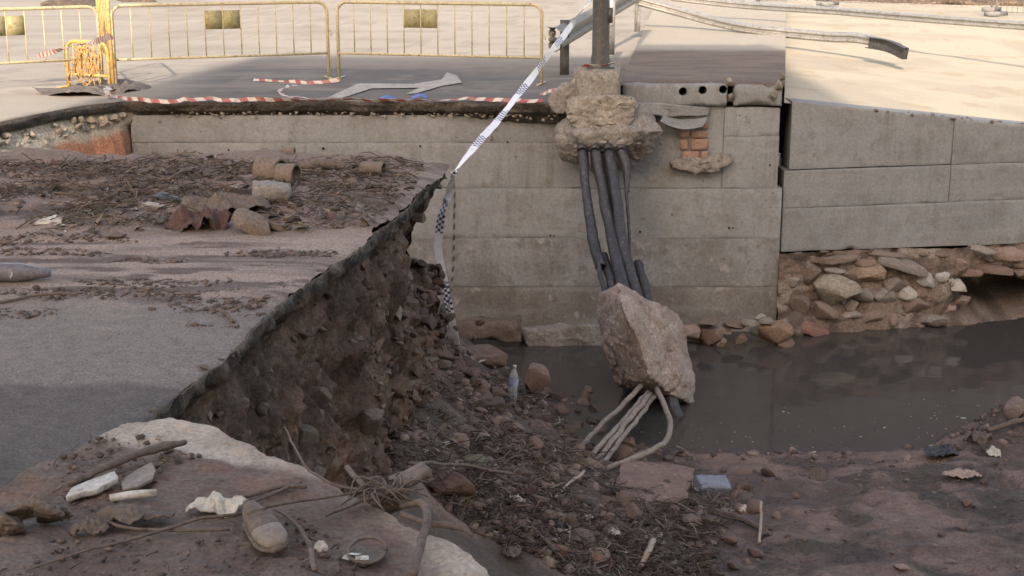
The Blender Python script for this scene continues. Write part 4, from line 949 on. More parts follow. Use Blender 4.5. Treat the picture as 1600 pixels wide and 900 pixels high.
UP = [(0, .13), (.10, .13), (.11, .12), (.11, -.12), (.10, -.13), (0, -.13), (0, -.115), (.09, -.115), (.09, .115), (0, .115)]
under(sweep('torn_end', [(-x * .8, z * .68) for x, z in UP], [atY(1352, 66, 22.3), atY(1385, 72, 21.9), atY(1411, 84, 21.5)], M_STEELD, None, n=12), fr)  # dark steel colour stands in for shade inside the torn hollow
o = sweep('beam', [(x * .7, z * .55) for x, z in WB], [atY(1000, 2, 25.5), atY(1060, 18, 25.3), atY(1115, 33, 24.8), atY(1180, 46, 24.0), atY(1290, 57, 23.2), atY(1345, 60, 22.7), atY(1408, 76, 22.0)], M_GALV, None, n=60)
under(o, fr)
o = sweep('upper_rail', [(x * .6, z * .45) for x, z in WB], [atY(1050, -4, 29), atY(1160, 8, 28), atY(1300, 17, 26), atY(1460, 30, 24), atY(1680, 46, 22)], M_GALV, None, n=60)
tag(o, 'long pale guard rail beam lying loose above the fallen one, top right', 'guard rail')
# mesh fence panels far right
def fence(p0, p1, label, H=2.0):
    p0, p1 = Vector(p0), Vector(p1); L = (p1 - p0).length
    root = thing('fence_panel', label, 'fence', tuple(p0), 'white mesh fence panels behind the apron'); root.rotation_euler = (0, 0, math.atan2(p1.y - p0.y, p1.x - p0.x))
    for x in (0, L): tube('fence_post', [(x, 0, 0), (x, 0, H)], .022, M_GALV, root, n=2, seg=6)
    n_ = int(L / .15)
    for i in range(1, n_): tube('wire', [(L * i / n_, 0, .1), (L * i / n_, 0, H - .05)], .006, M_GALV, root, n=2, seg=4)
    for z in (.1, .12 + .45, 1.0, 1.45, H - .05): tube('rail', [(0, .008, z), (L, .008, z)], .008, M_GALV, root, n=2, seg=4)
    for x in (0, L): rbox('foot', x - .12, x + .12, -.3, .3, 0, .1, M_CONCR, root, res=.4, amp=0, chip=0)
fence(at(1175, 5, .0) , at(1288, 8, .0), 'narrow pale mesh fence panel at the top, left one'); fence(at(1296, 8.5, .0), at(1548, 24, -.1), 'wide pale mesh fence panel at the top right')
fence(at(1556, 24.5, -.1), at(1760, 36, -.1), 'mesh fence panel cut by the right picture edge, top')
def heap(name, pts, hgt, m_, label, cat, seed):
    o = starslab(name, pts, lambda X, Y: 0 * X - .05, .2, m_, None, rings=24, nb=120, rough=.3, rscale=1, amp=hgt * .5, ascale=1.6, seed=seed, dome=hgt); return tag(o, label, cat)
M_HEAP = mat('far_debris', (.12, .085, .065), (.07, .055, .045), (.20, .155, .12), scale=2.5, rough=.95, bump=.8, bscale=8)
heap('debris_heap', [(9, 42), (22, 40), (24, 46), (10, 48)], .8, M_HEAP, 'dark debris heap behind the mesh fence, top right', 'debris heap', 3)
heap('debris_heap', [at(55, 14), at(110, 12), at(160, 9), at(165, 3), at(60, 4)], .25, M_HEAP, 'low brown debris pile beyond the left barrier, top left', 'debris heap', 5)
heap('debris_heap', [at(185, 4), at(245, 4), at(250, -3), at(185, -4)], .25, M_HEAP, 'small dark debris pile at the top edge above the middle barrier', 'debris heap', 6)
tarp = starslab('torn_membrane', [at(52, 148), at(100, 152), at(170, 150), at(215, 142), at(248, 137), at(225, 128), at(150, 130), at(110, 137)], lambda X, Y: .0 * X + .01, .012, M_TAR, None, rings=40, nb=240, rough=.08, rscale=4, amp=.12, ascale=3.2, seed=12, dome=.05); tag(tarp, 'crumpled dark torn membrane on the sunlit road under the orange barriers', 'membrane')
ap = [at(x, y, .012) for x, y in ((506, 155), (560, 130), (645, 131), (690, 124), (698, 113), (714, 118), (722, 129), (690, 134), (650, 146), (634, 147), (655, 137), (580, 138), (532, 154))]
arrow = mesh_obj('road_arrow', [tuple(p) for p in ap] , [tuple(range(len(ap)))[::-1]], M_PAINT, None, smooth=False); tag(arrow, 'worn white turn arrow painted on the shaded far road', 'road marking')

# ------------------------------------------------------------------ pale slab in the foreground
def slab_z(X, Y): return .045 - .06 * sstep(-1.0, .1, X) + .02 * sstep(5.2, 4.4, Y)
def slab_col(X, Y, Z):
    c_ = lerp3((.39, .32, .26), (.29, .23, .187), sstep(-.3, .3, fb2(X, Y, 4, 5, 100)))
    xe_ = np.interp(Y, eY, eX); din = xe_ - X
    mudc = lerp3((.155, .115, .094), (.125, .088, .072), sstep(-.2, .3, fb2(X, Y * 1.6, 5, 5, 101)))
    mk = sstep(.10, .34, din + .10 * fb2(X, Y, 3, 5, 102) - .10 * sstep(-.7, 0, X) + .5 * sstep(4.75, 4.3, Y) - .28)
    c_ = c_ * (1 - mk[..., None]) + mudc * mk[..., None]
    c_ = lerp3(c_, (.19, .105, .08), sstep(.2, .4, fb2(X, Y, 1.6, 4, 103)) * mk * .8)
    return lerp3(c_, (.235, .165, .13), sstep(-.02, -.10, Z - slab_z(X, Y)))
sp = [at(x, y, .04) for x, y in ((0, 778), (60, 737), (110, 715), (150, 692), (200, 668), (250, 655), (275, 661), (330, 668), (350, 682), (365, 690), (400, 706), (450, 730), (485, 738), (520, 762), (560, 780), (612, 803), (650, 822), (700, 838), (735, 855), (758, 875), (775, 905))] + [Vector((.1, 3.2, 0)), Vector((-.6, 2.9, 0)), Vector((-2.6, 3.0, 0)), Vector((-2.5, 4.2, 0)), Vector((-2.05, 4.45, 0))]
slab = starslab('concrete_slab', sp, slab_z, .16, M_PALE, None, rings=150, nb=900, rough=.022, rscale=7, amp=.028, ascale=3.5, amp2=.012, seed=20, colf=slab_col, centre=(-.95, 3.9)); tag(slab, 'pale broken concrete slab in the foreground, partly covered in mud', 'concrete slab')
def slz(x, y): return float(slab_z(np.array([x]), np.array([y]))[0]) + .012
def on_slab(px, py, dz=0.0):
    p = at(px, py, .04); p = at(px, py, slz(p.x, p.y)); p.z += dz; return p
def on_road(px, py, dz=0.0):
    p = at(px, py, .02)
    for _ in range(2): p = at(px, py, road_z(p.x, p.y))
    p.z += dz; return p

def stick(name, pts, r, label, cat='stick', m_=M_WOOD, grp=None, n=26, seg=7, noise=.012, rough=.25):
    o = tube(name, pts, r, m_, None, n=n, seg=seg, noise=noise, rough=rough, seed=len(bpy.data.objects)); return tag(o, label, cat, grp)
stick('wooden_stick', [on_slab(108, 768, .02), on_slab(180, 742, .035), on_slab(250, 716, .04), on_slab(290, 703, .03)], [.010, .013, .014, .016, .009], 'thick reddish stick lying across the pale slab, left')
stick('twig', [on_slab(40, 895, .01), on_slab(180, 862, .03), on_slab(330, 822, .03), on_slab(480, 795, .03), on_slab(600, 782, .04)], [.003, .0055, .005, .004], 'long thin twig stretching across the muddy foreground slab', 'twig')
stick('twig', [on_slab(157, 820, .015), on_slab(200, 832, .015), on_slab(300, 835, .015), on_slab(360, 830, .01)], .005, 'pale twig curving below the muddy rag', 'twig')
stick('twig', [on_slab(430, 812, .03), on_slab(462, 835, .03), on_slab(480, 862, .03), on_slab(492, 902, .02)], [.004, .007, .008], 'bent twig right of the shoe, running out at the bottom', 'twig')
stick('root', [on_slab(625, 803, .03), on_slab(655, 815, .06), on_slab(667, 840, .06), on_slab(660, 875, .05), on_slab(648, 910, .03)], [.009, .013, .014, .012], 'thick pale root curving down from the root clump', 'root')
stick('root', [on_slab(630, 812, .02), on_slab(670, 832, .03), on_slab(710, 838, .03), on_slab(738, 842, .01)], [.010, .011, .006], 'thin root running right along the slab edge', 'root')
stick('twig', [on_slab(445, 690, .06), on_slab(482, 745, .03), on_slab(540, 770, .02), on_slab(600, 785, .05)], [.003, .005, .005], 'dark twig rising from the bank onto the slab edge', 'twig')
stick('twig', [on_slab(545, 752, .05), on_slab(560, 772, .05), on_slab(570, 782, .04)], .010, 'short pale stick pointing at the root clump', 'twig')
stick('twig', [on_slab(382, 782, .01), on_slab(440, 770, .02), on_slab(480, 766, .012)], .008, 'twig to the right of the crumpled white cloth', 'twig')
stick('twig', [on_slab(390, 790, .01), on_slab(430, 776, .015), on_slab(470, 760, .012)], .006, 'thin twig just below its neighbour beside the white cloth', 'twig')
stick('twig', [on_slab(510, 815, .02), on_slab(560, 800, .03), on_slab(605, 793, .04)], .005, 'grey twig leading left from the root clump', 'twig')
cl = thing('root_clump', 'tangled clump of roots and mud on the slab edge', 'roots', tuple(on_slab(605, 790)))
rc = np.array(cl.location)
for i in range(46):
    a = random.uniform(0, 6.28); L_ = random.uniform(.05, .15); e = random.uniform(-.1, .8)
    pts = [rc + np.array((random.uniform(-.05, .05), random.uniform(-.05, .05), .03)), rc + np.array((math.cos(a) * L_ * .6, math.sin(a) * L_ * .6, .03 + e * L_ * .7)), rc + np.array((math.cos(a + .5) * L_, math.sin(a + .5) * L_, .02 + e * L_ * .4))]
    under(tube('rootlet', pts, [.005, .004, .002], M_WOOD, None, n=8, seg=5), cl)
under(stone(Vector(rc) + Vector((0, 0, .02)), (.07, .06, .045), RND, (.13, .095, .078)), cl)
def obox(name, p, size, rot, m_, label, cat, res=.02, amp=.002, chip=.006, seed=0):
    M4 = Matrix.Translation(p) @ Euler(rot).to_matrix().to_4x4(); s = size
    o = rbox(name, -s[0] / 2, s[0] / 2, -s[1] / 2, s[1] / 2, -s[2] / 2, s[2] / 2, m_, None, res=res, amp=amp, chip=chip, seed=seed, scale=20)
    o.matrix_world = M4; return tag(o, label, cat) if label else o
obox('brick_piece', on_slab(642, 768, .05), (.13, .065, .035), (.15, -.2, .6), M_CLAY, 'broken flat brick lying across the root clump', 'brick')
def fragment(name, pxs, m_, th, label, cat, lift, tiltx=0.0, seed=1):
    pts = [on_slab(x, y, lift) for x, y in pxs]; c0 = sum(pts, Vector()) / len(pts)
    o = starslab(name, [(p.x, p.y) for p in pts], lambda X, Y: c0.z + tiltx * (X - c0.x), th, m_, None, rings=12, nb=90, rough=.004, rscale=20, amp=.006, ascale=12, seed=seed); return tag(o, label, cat)
fragment('white_board', [(104, 786), (112, 772), (150, 760), (180, 752), (186, 764), (150, 780)], M_WHITE, .02, 'white painted board fragment under the thick reddish stick', 'board', .03, .12)
fragment('tile_shard', [(192, 772), (190, 758), (215, 742), (238, 733), (244, 746), (238, 760), (215, 770)], mat('tan_tile', (.27, .225, .19), (.20, .16, .135), (.15, .115, .095), scale=12, rough=.8, bump=.3), .012, 'pale curved shard right of the white board', 'tile shard', .022, .1, 3)
wt = tube('white_tube', [on_slab(172, 787, .018), on_slab(210, 783, .022), on_slab(245, 779, .018)], [.012, .014, .013], M_WHITE, None, n=8, seg=12, hollow=.2); tag(wt, 'short white plastic tube below the white board', 'tube')
def rag(name, p, sx, sy, hgt, m_, label, cat, seed, rot=0.0, dome=.02, rough=.25):
    a = np.linspace(0, 6.28, 15)[:-1]; bd_ = [(sx * math.cos(t), sy * math.sin(t)) for t in a]
    o = starslab(name, bd_, lambda X, Y: 0 * X, .006, m_, None, rings=26, nb=120, rough=rough * min(sx, sy), rscale=1.6 / max(sx, sy), amp=hgt, ascale=2.6 / max(sx, sy), seed=seed, dome=dome)
    o.location = p; o.rotation_euler = (0, 0, rot); return tag(o, label, cat)
rag('crumpled_cloth', on_slab(338, 797, .02), .095, .05, .035, M_WHITE, 'crumpled off-white cloth lying above the shoe', 'cloth', 31, .15)
rag('muddy_rag', on_slab(212, 815, .02), .12, .06, .04, M_MUDOBJ, 'brown muddy rag below the white tube', 'rag', 32)
rag('muddy_rag', on_slab(140, 833, .015), .06, .035, .03, M_MUDOBJ, 'small dark muddy lump left of the brown rag', 'rag', 33)
rag('white_scrap', on_slab(502, 860, .01), .022, .014, .012, M_WHITE, 'tiny white scrap between shoe and broken lid', 'scrap', 34)
lid = thing('broken_lid', 'muddy round lid with white fragments near the bottom edge', 'lid', tuple(on_slab(574, 868)))
lc = np.array(lid.location); ring = [lc + np.array((.055 * math.cos(t), .062 * math.sin(t), .018 + .012 * math.sin(t))) for t in np.linspace(0, 6.1, 24)]
under(tube('rim', ring, .006, M_MUDOBJ, None, n=30, seg=6), lid)
d_ = starslab('disc', [tuple(q[:2]) for q in ring], lambda X, Y: 0 * X + lc[2] + .008, .004, M_MUDOBJ, None, rings=8, nb=40, rough=.002, amp=.004); under(d_, lid)
for q in ((-.035, -.03, .02), (-.01, -.045, .015), (-.055, -.03, .01)):
    f_ = obox('fragment', Vector(lc) + Vector(q), (.045, .028, .006), (.2, .1, random.random() * 3), M_WHITE, None, None); under(f_, lid)
# shoe
shoe = thing('shoe', 'mud-caked shoe with a pale toe on the foreground slab', 'shoe', tuple(on_slab(392, 815)))
shoe.rotation_euler = (R(6), 0, R(-62)); shoe.scale = (.9, .9, .85)
def shoe_part(name, xs_, wf, z0f, z1f, m_):
    n_ = 26; V = []
    for x in np.linspace(xs_[0], xs_[1], n_):
        w = wf(x); z0, z1 = z0f(x), z1f(x)
        V.append([(x, w * math.copysign(abs(math.cos(a)) ** .7, math.cos(a)), z0 + (z1 - z0) * (.5 + .5 * math.sin(a))) for a in np.linspace(0, 2 * math.pi, 17)[:-1]])
    V = np.array(V); V = V + vecnoise(V, 25, .003, 3, 5)
    F = [(i * 16 + j, i * 16 + (j + 1) % 16, (i + 1) * 16 + (j + 1) % 16, (i + 1) * 16 + j) for i in range(n_ - 1) for j in range(16)] + [tuple(range(16))[::-1], tuple(range((n_ - 1) * 16, n_ * 16))]
    return mesh_obj(name, V.reshape(-1, 3), F, m_, shoe)
wsh = lambda x: .001 + (.042 + .010 * math.sin((x - .08) * 11)) * max(0, 1 - ((x - .14) / .143) ** 6) ** .5
shoe_part('sole', (0, .282), lambda x: wsh(x) + .004, lambda x: 0, lambda x: .024, M_MUDOBJ)
shoe_part('upper', (.005, .19), wsh, lambda x: .016, lambda x: .085 - .12 * max(0, x - .08), M_MUDOBJ)
shoe_part('toe_cap', (.172, .277), wsh, lambda x: .016, lambda x: .030 + .042 * math.sqrt(max(0, 1 - ((x - .172) / .107) ** 2)), mat('pale_toe', (.25, .21, .175), (.185, .148, .122), (.14, .108, .09), scale=14, rough=.7, bump=.2))
shoe_part('collar', (.02, .10), lambda x: wsh(x) * .72, lambda x: .07, lambda x: .089, M_WOOD)
# muddy bag at the left edge
mb = thing('muddy_bag', 'lumpy mud-covered bag at the left edge of the slab', 'bag', tuple(on_slab(45, 815)))
for nm_, cx, cy, pp in (('sack', 50, 812, [(0, 0, .0), (-.11, .02, .02), (.10, .03, .02), (.12, -.03, .05), (-.12, -.04, .06), (0, .07, .11), (.06, -.06, .1), (-.06, -.07, .09), (.03, .02, .13), (.08, .05, .02)]), ('sack_neck', 8, 822, [(-.09, 0, 0), (.07, 0, 0), (-.07, .06, .09), (.05, -.06, .08), (0, -.05, .1), (.03, .06, .03), (-.05, -.06, .02)]), ('fold', 88, 800, [(-.05, 0, 0), (.05, .02, 0), (0, .03, .07), (.03, -.03, .06), (-.03, -.03, .03)])):
    q = on_slab(cx, cy + 14); under(hullrock(nm_, [q + Vector(v) for v in pp], M_MUDOBJ, None, cuts=5, amp=.035, scale=11, seed=cx, fine=.008, bevel=.02, sharp=0), mb)

# ------------------------------------------------------------------ things on the near road
def pipe(p0, p1, r, label, m_=M_CLAY, hollow=.2, name='clay_pipe', flare=1.0):
    o = tube(name, [p0, Vector(p0).lerp(Vector(p1), .5), Vector(p0).lerp(Vector(p1), .8), p1], [r, r, r * flare, r * flare], m_, None, n=14, seg=20, hollow=hollow, rough=.06, seed=int(r * 900)); return tag(o, label, 'pipe', 'clay pipe pieces on the near road')
pipe(on_road(408, 284, .09), on_road(440, 286, .085), .105, 'muddy bucket-like pipe piece, left of the pair on the road', flare=.95)
pipe(on_road(436, 288, .075), on_road(464, 290, .075), .078, 'short pipe piece with open mouth, right of the pair', flare=1.08)
pipe(on_road(441, 247, .05), on_road(461, 247, .05), .045, 'small pipe piece upright on the road far edge')
pipe(on_road(566, 272, .05), on_road(600, 275, .05), .05, 'pipe piece lying open to the right near slab corner', flare=1.15)
ch = obox('concrete_block', on_road(425, 317, .07), (.26, .16, .13), (.05, .08, .1), M_RUBBLE, 'broken pale concrete block below the pair of pipes', 'concrete block', res=.025, amp=.02, chip=.04, seed=3)
def rock_thing(p, size, label, colr, name='rock', rot=(0.1, .2, .4), protos=ANG, cat='rock'):
    o = stone(p, size, protos, colr, rot, name=name); return tag(o, label, cat)
rock_thing(on_road(400, 362, .05), (.16, .12, .085), 'pale sloping rock at the front of the road debris', (.25, .195, .165), rot=(.1, .35, -.3))
rock_thing(on_road(433, 360, .02), (.1, .06, .04), 'small brown rock right of the pale sloping rock', (.19, .14, .118))
rock_thing(on_road(552, 290, .02), (.06, .05, .035), 'small rounded rock lying below the open pipe piece', (.2, .15, .125), protos=RND)
rock_thing(on_road(240, 330, .02), (.12, .06, .04), 'white crumbly lump in the road debris', (.42, .39, .36))
rock_thing(on_road(182, 372, .02), (.08, .05, .03), 'flat grey stone at the front of the debris, left', (.21, .165, .14))
rock_thing(on_road(460, 323, .015), (.045, .035, .025), 'pale pebble right of the broken concrete block', (.3, .25, .22), protos=RND)
sh = starslab('white_shard', [(-.09, -.05), (.08, -.06), (.09, .02), (.03, .06), (-.06, .0)], lambda X, Y: 0 * X, .012, M_WHITE, None, rings=8, nb=50, rough=.01, amp=.006); sh.location = on_road(78, 351, .035); sh.rotation_euler = (.35, 0, .1); tag(sh, 'flat white shard in the mud at far left', 'shard')
obox('plank', on_road(268, 322, .05), (.24, .09, .02), (.2, .15, -.5), M_DARKPL, 'dark board leaning beside the white crumbly lump', 'board')
rag('red_cloth', on_road(310, 355, .04), .22, .14, .12, M_REDCL, 'dark red cloth heaped in the road debris', 'cloth', 41, dome=.06)
rag('red_cloth', on_road(218, 303, .02), .10, .05, .03, M_REDCL, 'small dark red cloth scrap further back in the debris', 'cloth', 42)
rag('muddy_tarp', on_road(350, 330, .03), .30, .16, .10, M_MUDOBJ, 'brown muddy tarpaulin behind the red cloth', 'tarpaulin', 43, dome=.05)
bk = starslab('curled_bark', [(-.14, -.04), (.14, -.05), (.15, .04), (-.13, .05)], lambda X, Y: .05 * (X / .14) ** 2, .012, M_WOOD, None, rings=10, nb=60, rough=.02, amp=.01); bk.location = on_road(265, 248, .02); tag(bk, 'curled dark strip of bark on the far edge of the near road', 'bark')
bt = thing('muddy_bottle', 'dark bluish bottle lying in the mud at the left edge', 'bottle', tuple(on_road(40, 440)))
q0, q1 = on_road(-12, 441, .055), on_road(80, 438, .04)
under(tube('body', [q0, Vector(q0).lerp(Vector(q1), .45), Vector(q0).lerp(Vector(q1), .6), q1], [.05, .052, .045, .02], mat('dirty_blue', (.115, .115, .145), (.14, .13, .14), (.11, .09, .08), scale=8, rough=.4, bump=.1), None, n=20, seg=16), bt)
under(stone(Vector(q0).lerp(Vector(q1), .38) + Vector((0, -.045, 0)), (.016, .01, .025), RND, (.4, .4, .42), name='label_spot'), bt)
stick('twig', [on_road(0, 475, .008), on_road(60, 466, .012), on_road(120, 463, .008)], .008, 'dark twig on the muddy road below the bottle', 'twig')
stick('twig', [on_road(340, 490, .02), on_road(355, 498, .03), on_road(368, 505, .01)], .010, 'short pale twig near the broken road edge', 'twig')
stick('plank_stick', [on_road(470, 268, .04), on_road(510, 266, .05), on_road(540, 268, .04)], [.04, .045, .03], 'dark splintered log between the pipe pieces', 'log')
stick('twig', [on_road(230, 283, .03), on_road(262, 290, .05), on_road(285, 280, .06), on_road(300, 272, .03)], .012, 'forked branch behind the white crumbly lump', 'twig')

# ------------------------------------------------------------------ things in the pit
bot_ = thing('water_bottle', 'clear plastic water bottle with a blue label upright on the mud', 'bottle', tuple(P_pit(800, 628)))
bp0 = atY(800, 628, bot_.location.y); bot_.location = bp0
prof = [(0, .0), (.038, .002), (.043, .02), (.041, .05), (.043, .08), (.043, .2), (.042, .235), (.03, .275), (.015, .31), (.014, .325)]
V = np.array([[(r * math.cos(a), r * math.sin(a), z) for r, z in prof] for a in np.linspace(0, 2 * math.pi, 21)[:-1]])
grid_obj('body', V, M_PET, bot_, closed_u=True)
V = np.array([[(r * math.cos(a), r * math.sin(a), z) for r, z in ((.044, .15), (.0445, .16), (.0445, .22), (.044, .228))] for a in np.linspace(0, 2 * math.pi, 21)[:-1]])
grid_obj('label', V, mat('bottle_label', (.12, .16, .38), (.40, .42, .50), scale=28, rough=.5, bump=0), bot_, closed_u=True)
tube('cap', [(0, 0, .322), (0, 0, .345)], .017, M_WHITE, bot_, n=2, seg=12)
bot_.rotation_euler = (0, R(4), 0)
p = P_pit(790, 672); o = tube('drain_pipe', [p + Vector((.02, -.03, .03)), p + Vector((-.02, .16, .0))], .066, M_CLAY, None, n=8, seg=18, hollow=.18); tag(o, 'short round pipe end poking out of the mud below the bottle', 'pipe')
lp = [P_pit(x, y) for x, y in ((962, 762), (1000, 795), (1075, 785), (1098, 702), (1010, 700), (975, 735))]
CLAY = np.linalg.lstsq(np.array([(1, p.x, p.y) for p in lp]), np.array([p.z for p in lp]), rcond=None)[0]
ms = starslab('clay_slab', lp, lambda X, Y: CLAY[0] + CLAY[1] * X + CLAY[2] * Y + .05, .14, mat('red_clay_slab', (.21, .13, .10), (.165, .105, .085), (.25, .175, .14), scale=5, rough=.9, bump=.5, bscale=18), None, rings=30, nb=140, rough=.05, rscale=4, amp=.04, ascale=4, seed=51); tag(ms, 'flat tilted slab of red clay beside the water', 'clay slab')
rock_thing(P_pit(565, 758) + Vector((0, 0, .05)), (.30, .22, .16), 'red clay boulder just behind the slab edge, left one', (.17, .095, .075), protos=RND)
rock_thing(P_pit(690, 765) + Vector((0, 0, .02)), (.24, .18, .11), 'red clay boulder behind the brick and root clump', (.17, .10, .08), rot=(0, .3, .5))
rock_thing(P_pit(735, 728) + Vector((0, 0, .03)), (.13, .10, .07), 'greenish flat stone in the middle of the mud', (.17, .165, .12), rot=(.5, .2, .3))
rock_thing(P_pit(825, 620) + Vector((.05, 0, .12)), (.17, .15, .2), 'pinkish rock standing right behind the water bottle', (.24, .165, .135), rot=(.1, .2, .5))
rock_thing(P_pit(745, 560), (.5, .25, .16), 'low reddish ledge rock between mud and abutment', (.20, .135, .105), rot=(0, .1, .1))
bx_ = obox('carton', P_pit(1112, 772) + Vector((0, 0, .06)), (.26, .15, .12), (.35, .1, .25), M_BLUECART, 'crushed blue-grey carton beside the clay slab', 'carton', res=.02, amp=.012, chip=.01)
for (px, py, sx, sy, hh, m_, nm_, lb, ct) in ((808, 788, .06, .035, .04, M_WHITE, 'plastic_scrap', 'crumpled white plastic scrap in the twig litter, left', 'scrap'), (776, 737, .028, .022, .02, M_WHITE, 'plastic_scrap', 'tiny white scrap below the greenish stone', 'scrap'), (917, 816, .05, .022, .02, M_WHITE, 'plastic_scrap', 'white pointed scrap at the centre of the litter', 'scrap'), (870, 828, .09, .06, .05, M_DARKPL, 'plastic_sheet', 'dark shiny plastic sheet in the litter', 'plastic sheet'),
                                             (878, 838, .05, .03, .035, M_WHITE, 'plastic_scrap', 'pale scrap caught on the dark plastic sheet', 'scrap'), (925, 888, .18, .10, .06, M_REDCL, 'red_cloth', 'dark red cloth in the mud at the bottom edge', 'cloth'), (820, 772, .10, .05, .05, M_REDCL, 'purple_cloth', 'dull purple cloth strip just above the white plastic scrap', 'cloth'), (1503, 745, .17, .08, .05, mat('pink_paper', (.34, .25, .21), (.27, .19, .155), scale=9, rough=.8), 'paper_sheet', 'pale pinkish torn sheet on the right mud bank', 'sheet'),
                                             (1552, 712, .07, .10, .06, M_WHITE, 'plastic_scrap', 'off-white torn bag standing near the right shore', 'bag'), (1480, 712, .22, .12, .07, M_DARKPL, 'plastic_sheet', 'dark plastic heap on the right shoreline', 'plastic sheet'), (1530, 690, .11, .08, .10, M_MUDOBJ, 'muddy_rag', 'muddy rag draped on the right shoreline', 'rag'), (1160, 800, .03, .05, .03, M_WHITE, 'leaf_scrap', 'pale leaf scrap standing below the blue-grey carton', 'leaf'), (1195, 838, .06, .04, .03, M_MUDOBJ, 'muddy_rag', 'small grey scrap on the right side of the litter', 'scrap'), (958, 838, .05, .04, .03, M_WHITE, 'plastic_scrap', 'pale torn scrap above the white stick', 'scrap'), (1030, 843, .03, .04, .02, M_WHITE, 'leaf_scrap', 'pale scrap above the white stick, right', 'scrap'), (800, 868, .06, .10, .03, M_MUDOBJ, 'muddy_rag', 'drab cloth strip hanging beside the slab corner', 'rag')):
    rag(nm_, P_pit(px, py) + Vector((0, 0, .03)), sx, sy, hh, m_, lb, ct, px, rot=random.uniform(-.5, .5))
def pst(pts, r, label, **k): return stick('stick', [P_pit(x, y) + Vector((0, 0, dz)) for x, y, dz in pts], r, label, **k)
M_PALEW = mat('bleached_wood', (.36, .29, .23), (.28, .21, .17), scale=12, rough=.85, bump=.3)
pst([(1000, 898, .04), (1012, 876, .06), (1020, 862, .07)], .022, 'pale straight stick at the bottom edge right of the red cloth', m_=M_PALEW)
pst([(868, 787, .04), (890, 772, .08), (912, 756, .10)], .012, 'pale stick rising right through the middle of the litter', m_=M_PALEW)
pst([(1118, 805, .03), (1155, 820, .05), (1195, 838, .04)], .024, 'reddish branch lying below the blue-grey carton')
pst([(1025, 815, .03), (1055, 832, .05), (1085, 846, .04)], .014, 'thin straight stick left of the reddish branch')
pst([(1187, 852, .02), (1187, 835, .12), (1187, 822, .20)], .012, 'upright pale stick end in the litter, right side', m_=M_PALEW)
pst([(755, 738, .03), (775, 752, .05), (805, 766, .04)], .014, 'curved dark root below the greenish stone')
pst([(528, 700, .05), (540, 712, .06), (548, 722, .05)], .020, 'short pale stick on the bank behind the slab edge', m_=M_PALEW)
pst([(835, 838, .04), (860, 868, .06), (880, 888, .05)], .012, 'dark twig below the plastic sheet at the bottom')
pst([(1540, 684, .06), (1575, 676, .08), (1610, 664, .06)], .025, 'dark branch reaching out of the frame, right shore')
pst([(640, 800, .30), (720, 792, .28), (800, 795, .24)], .012, 'thin root bridging from root clump to the litter')
o = ribbon('strap', [atY(686, 618, 11.5), atY(674, 640, 11.4), atY(677, 660, 11.3), atY(690, 688, 11.2)], .06, M_CONDUIT, None, n=40, axis=(1, .4, 0), twist=1.0, flutter=.01, seed=3); tag(o, 'muddy pale strap hanging down the rubble left of the bottle', 'strap')
for i, (px, py, w) in enumerate(((1505, 653, .055), (1478, 670, .03), (1345, 682, .03), (1272, 706, .04), (1224, 643, .03), (1382, 668, .035))):
    p = at(px, py, WZ + .006); o = obox('foam_scrap', p, (w, w * .5, .012), (0, 0, .1 * i), M_WHITE, ['oblong white foam scrap, largest on the water', 'white scrap floating left of the largest foam scrap', 'white scrap floating in the middle near the shore', 'white scrap floating close to the mud shore', 'white scrap floating farthest left on the water', 'pale scrap floating between its white neighbours'][i], 'scrap', res=.02, amp=.003); o['group'] = 'scraps floating on the water'

# ------------------------------------------------------------------ litter nobody could count
def litter(name, n, posf, zf, label, lmin, lmax, rmin, rmax, cols_, lift, seed):
    r = np.random.default_rng(seed); Vs, Fs, Cs_ = [], [], []; o = 0
    XY = posf(r, n); Z_ = zf(XY[:, 0], XY[:, 1]); FLD = fb2(XY[:, 0], XY[:, 1], 1.7, 3, seed + 200) * 2
    Z_ = Z_ + lift * 1.2 * np.clip(fb2(XY[:, 0], XY[:, 1], 2.6, 3, seed + 300), 0, 1)
    for i in range(len(XY)):
        L_ = lmin + (lmax - lmin) * r.random() ** 2.2; a = 3.4 * FLD[i] + r.normal(0, .55) + (1.4 if r.random() < .3 else 0); e = r.normal(0, .3); rad = rmin + (rmax - rmin) * r.random() ** 2
        dx = np.array((np.cos(a), np.sin(a), e)); sd = np.array((-np.sin(a), np.cos(a), 0)); bend = r.normal(0, .18) * L_
        c0 = np.array((XY[i, 0], XY[i, 1], Z_[i] + r.uniform(0, lift)))
        pts = [c0 - dx * L_ / 2, c0 + sd * bend + np.array((0, 0, r.uniform(0, .15) * L_)), c0 + dx * L_ / 2]
        for k_, p in enumerate(pts):
            q = rad * (1, .9, .5)[k_]
            for t in (0, 2.09, 4.19): Vs.append(p + sd * q * math.cos(t) + np.array((0, 0, 1)) * q * math.sin(t))
        for k_ in (0, 3):
            for t in range(3): Fs.append((o + k_ + t, o + k_ + (t + 1) % 3, o + k_ + 3 + (t + 1) % 3, o + k_ + 3 + t))
        cc_ = np.array(cols_[r.integers(len(cols_))]) * r.uniform(.5, 1.3); Cs_ += [cc_] * 9; o += 9
    ob = mesh_obj(name, np.array(Vs), Fs, M_TWIG, None, smooth=True, col=np.array(Cs_)); return stuff(ob, label, 'litter')
TWC = [(.10, .075, .06), (.14, .105, .085), (.075, .058, .048), (.20, .155, .125), (.12, .08, .062)]
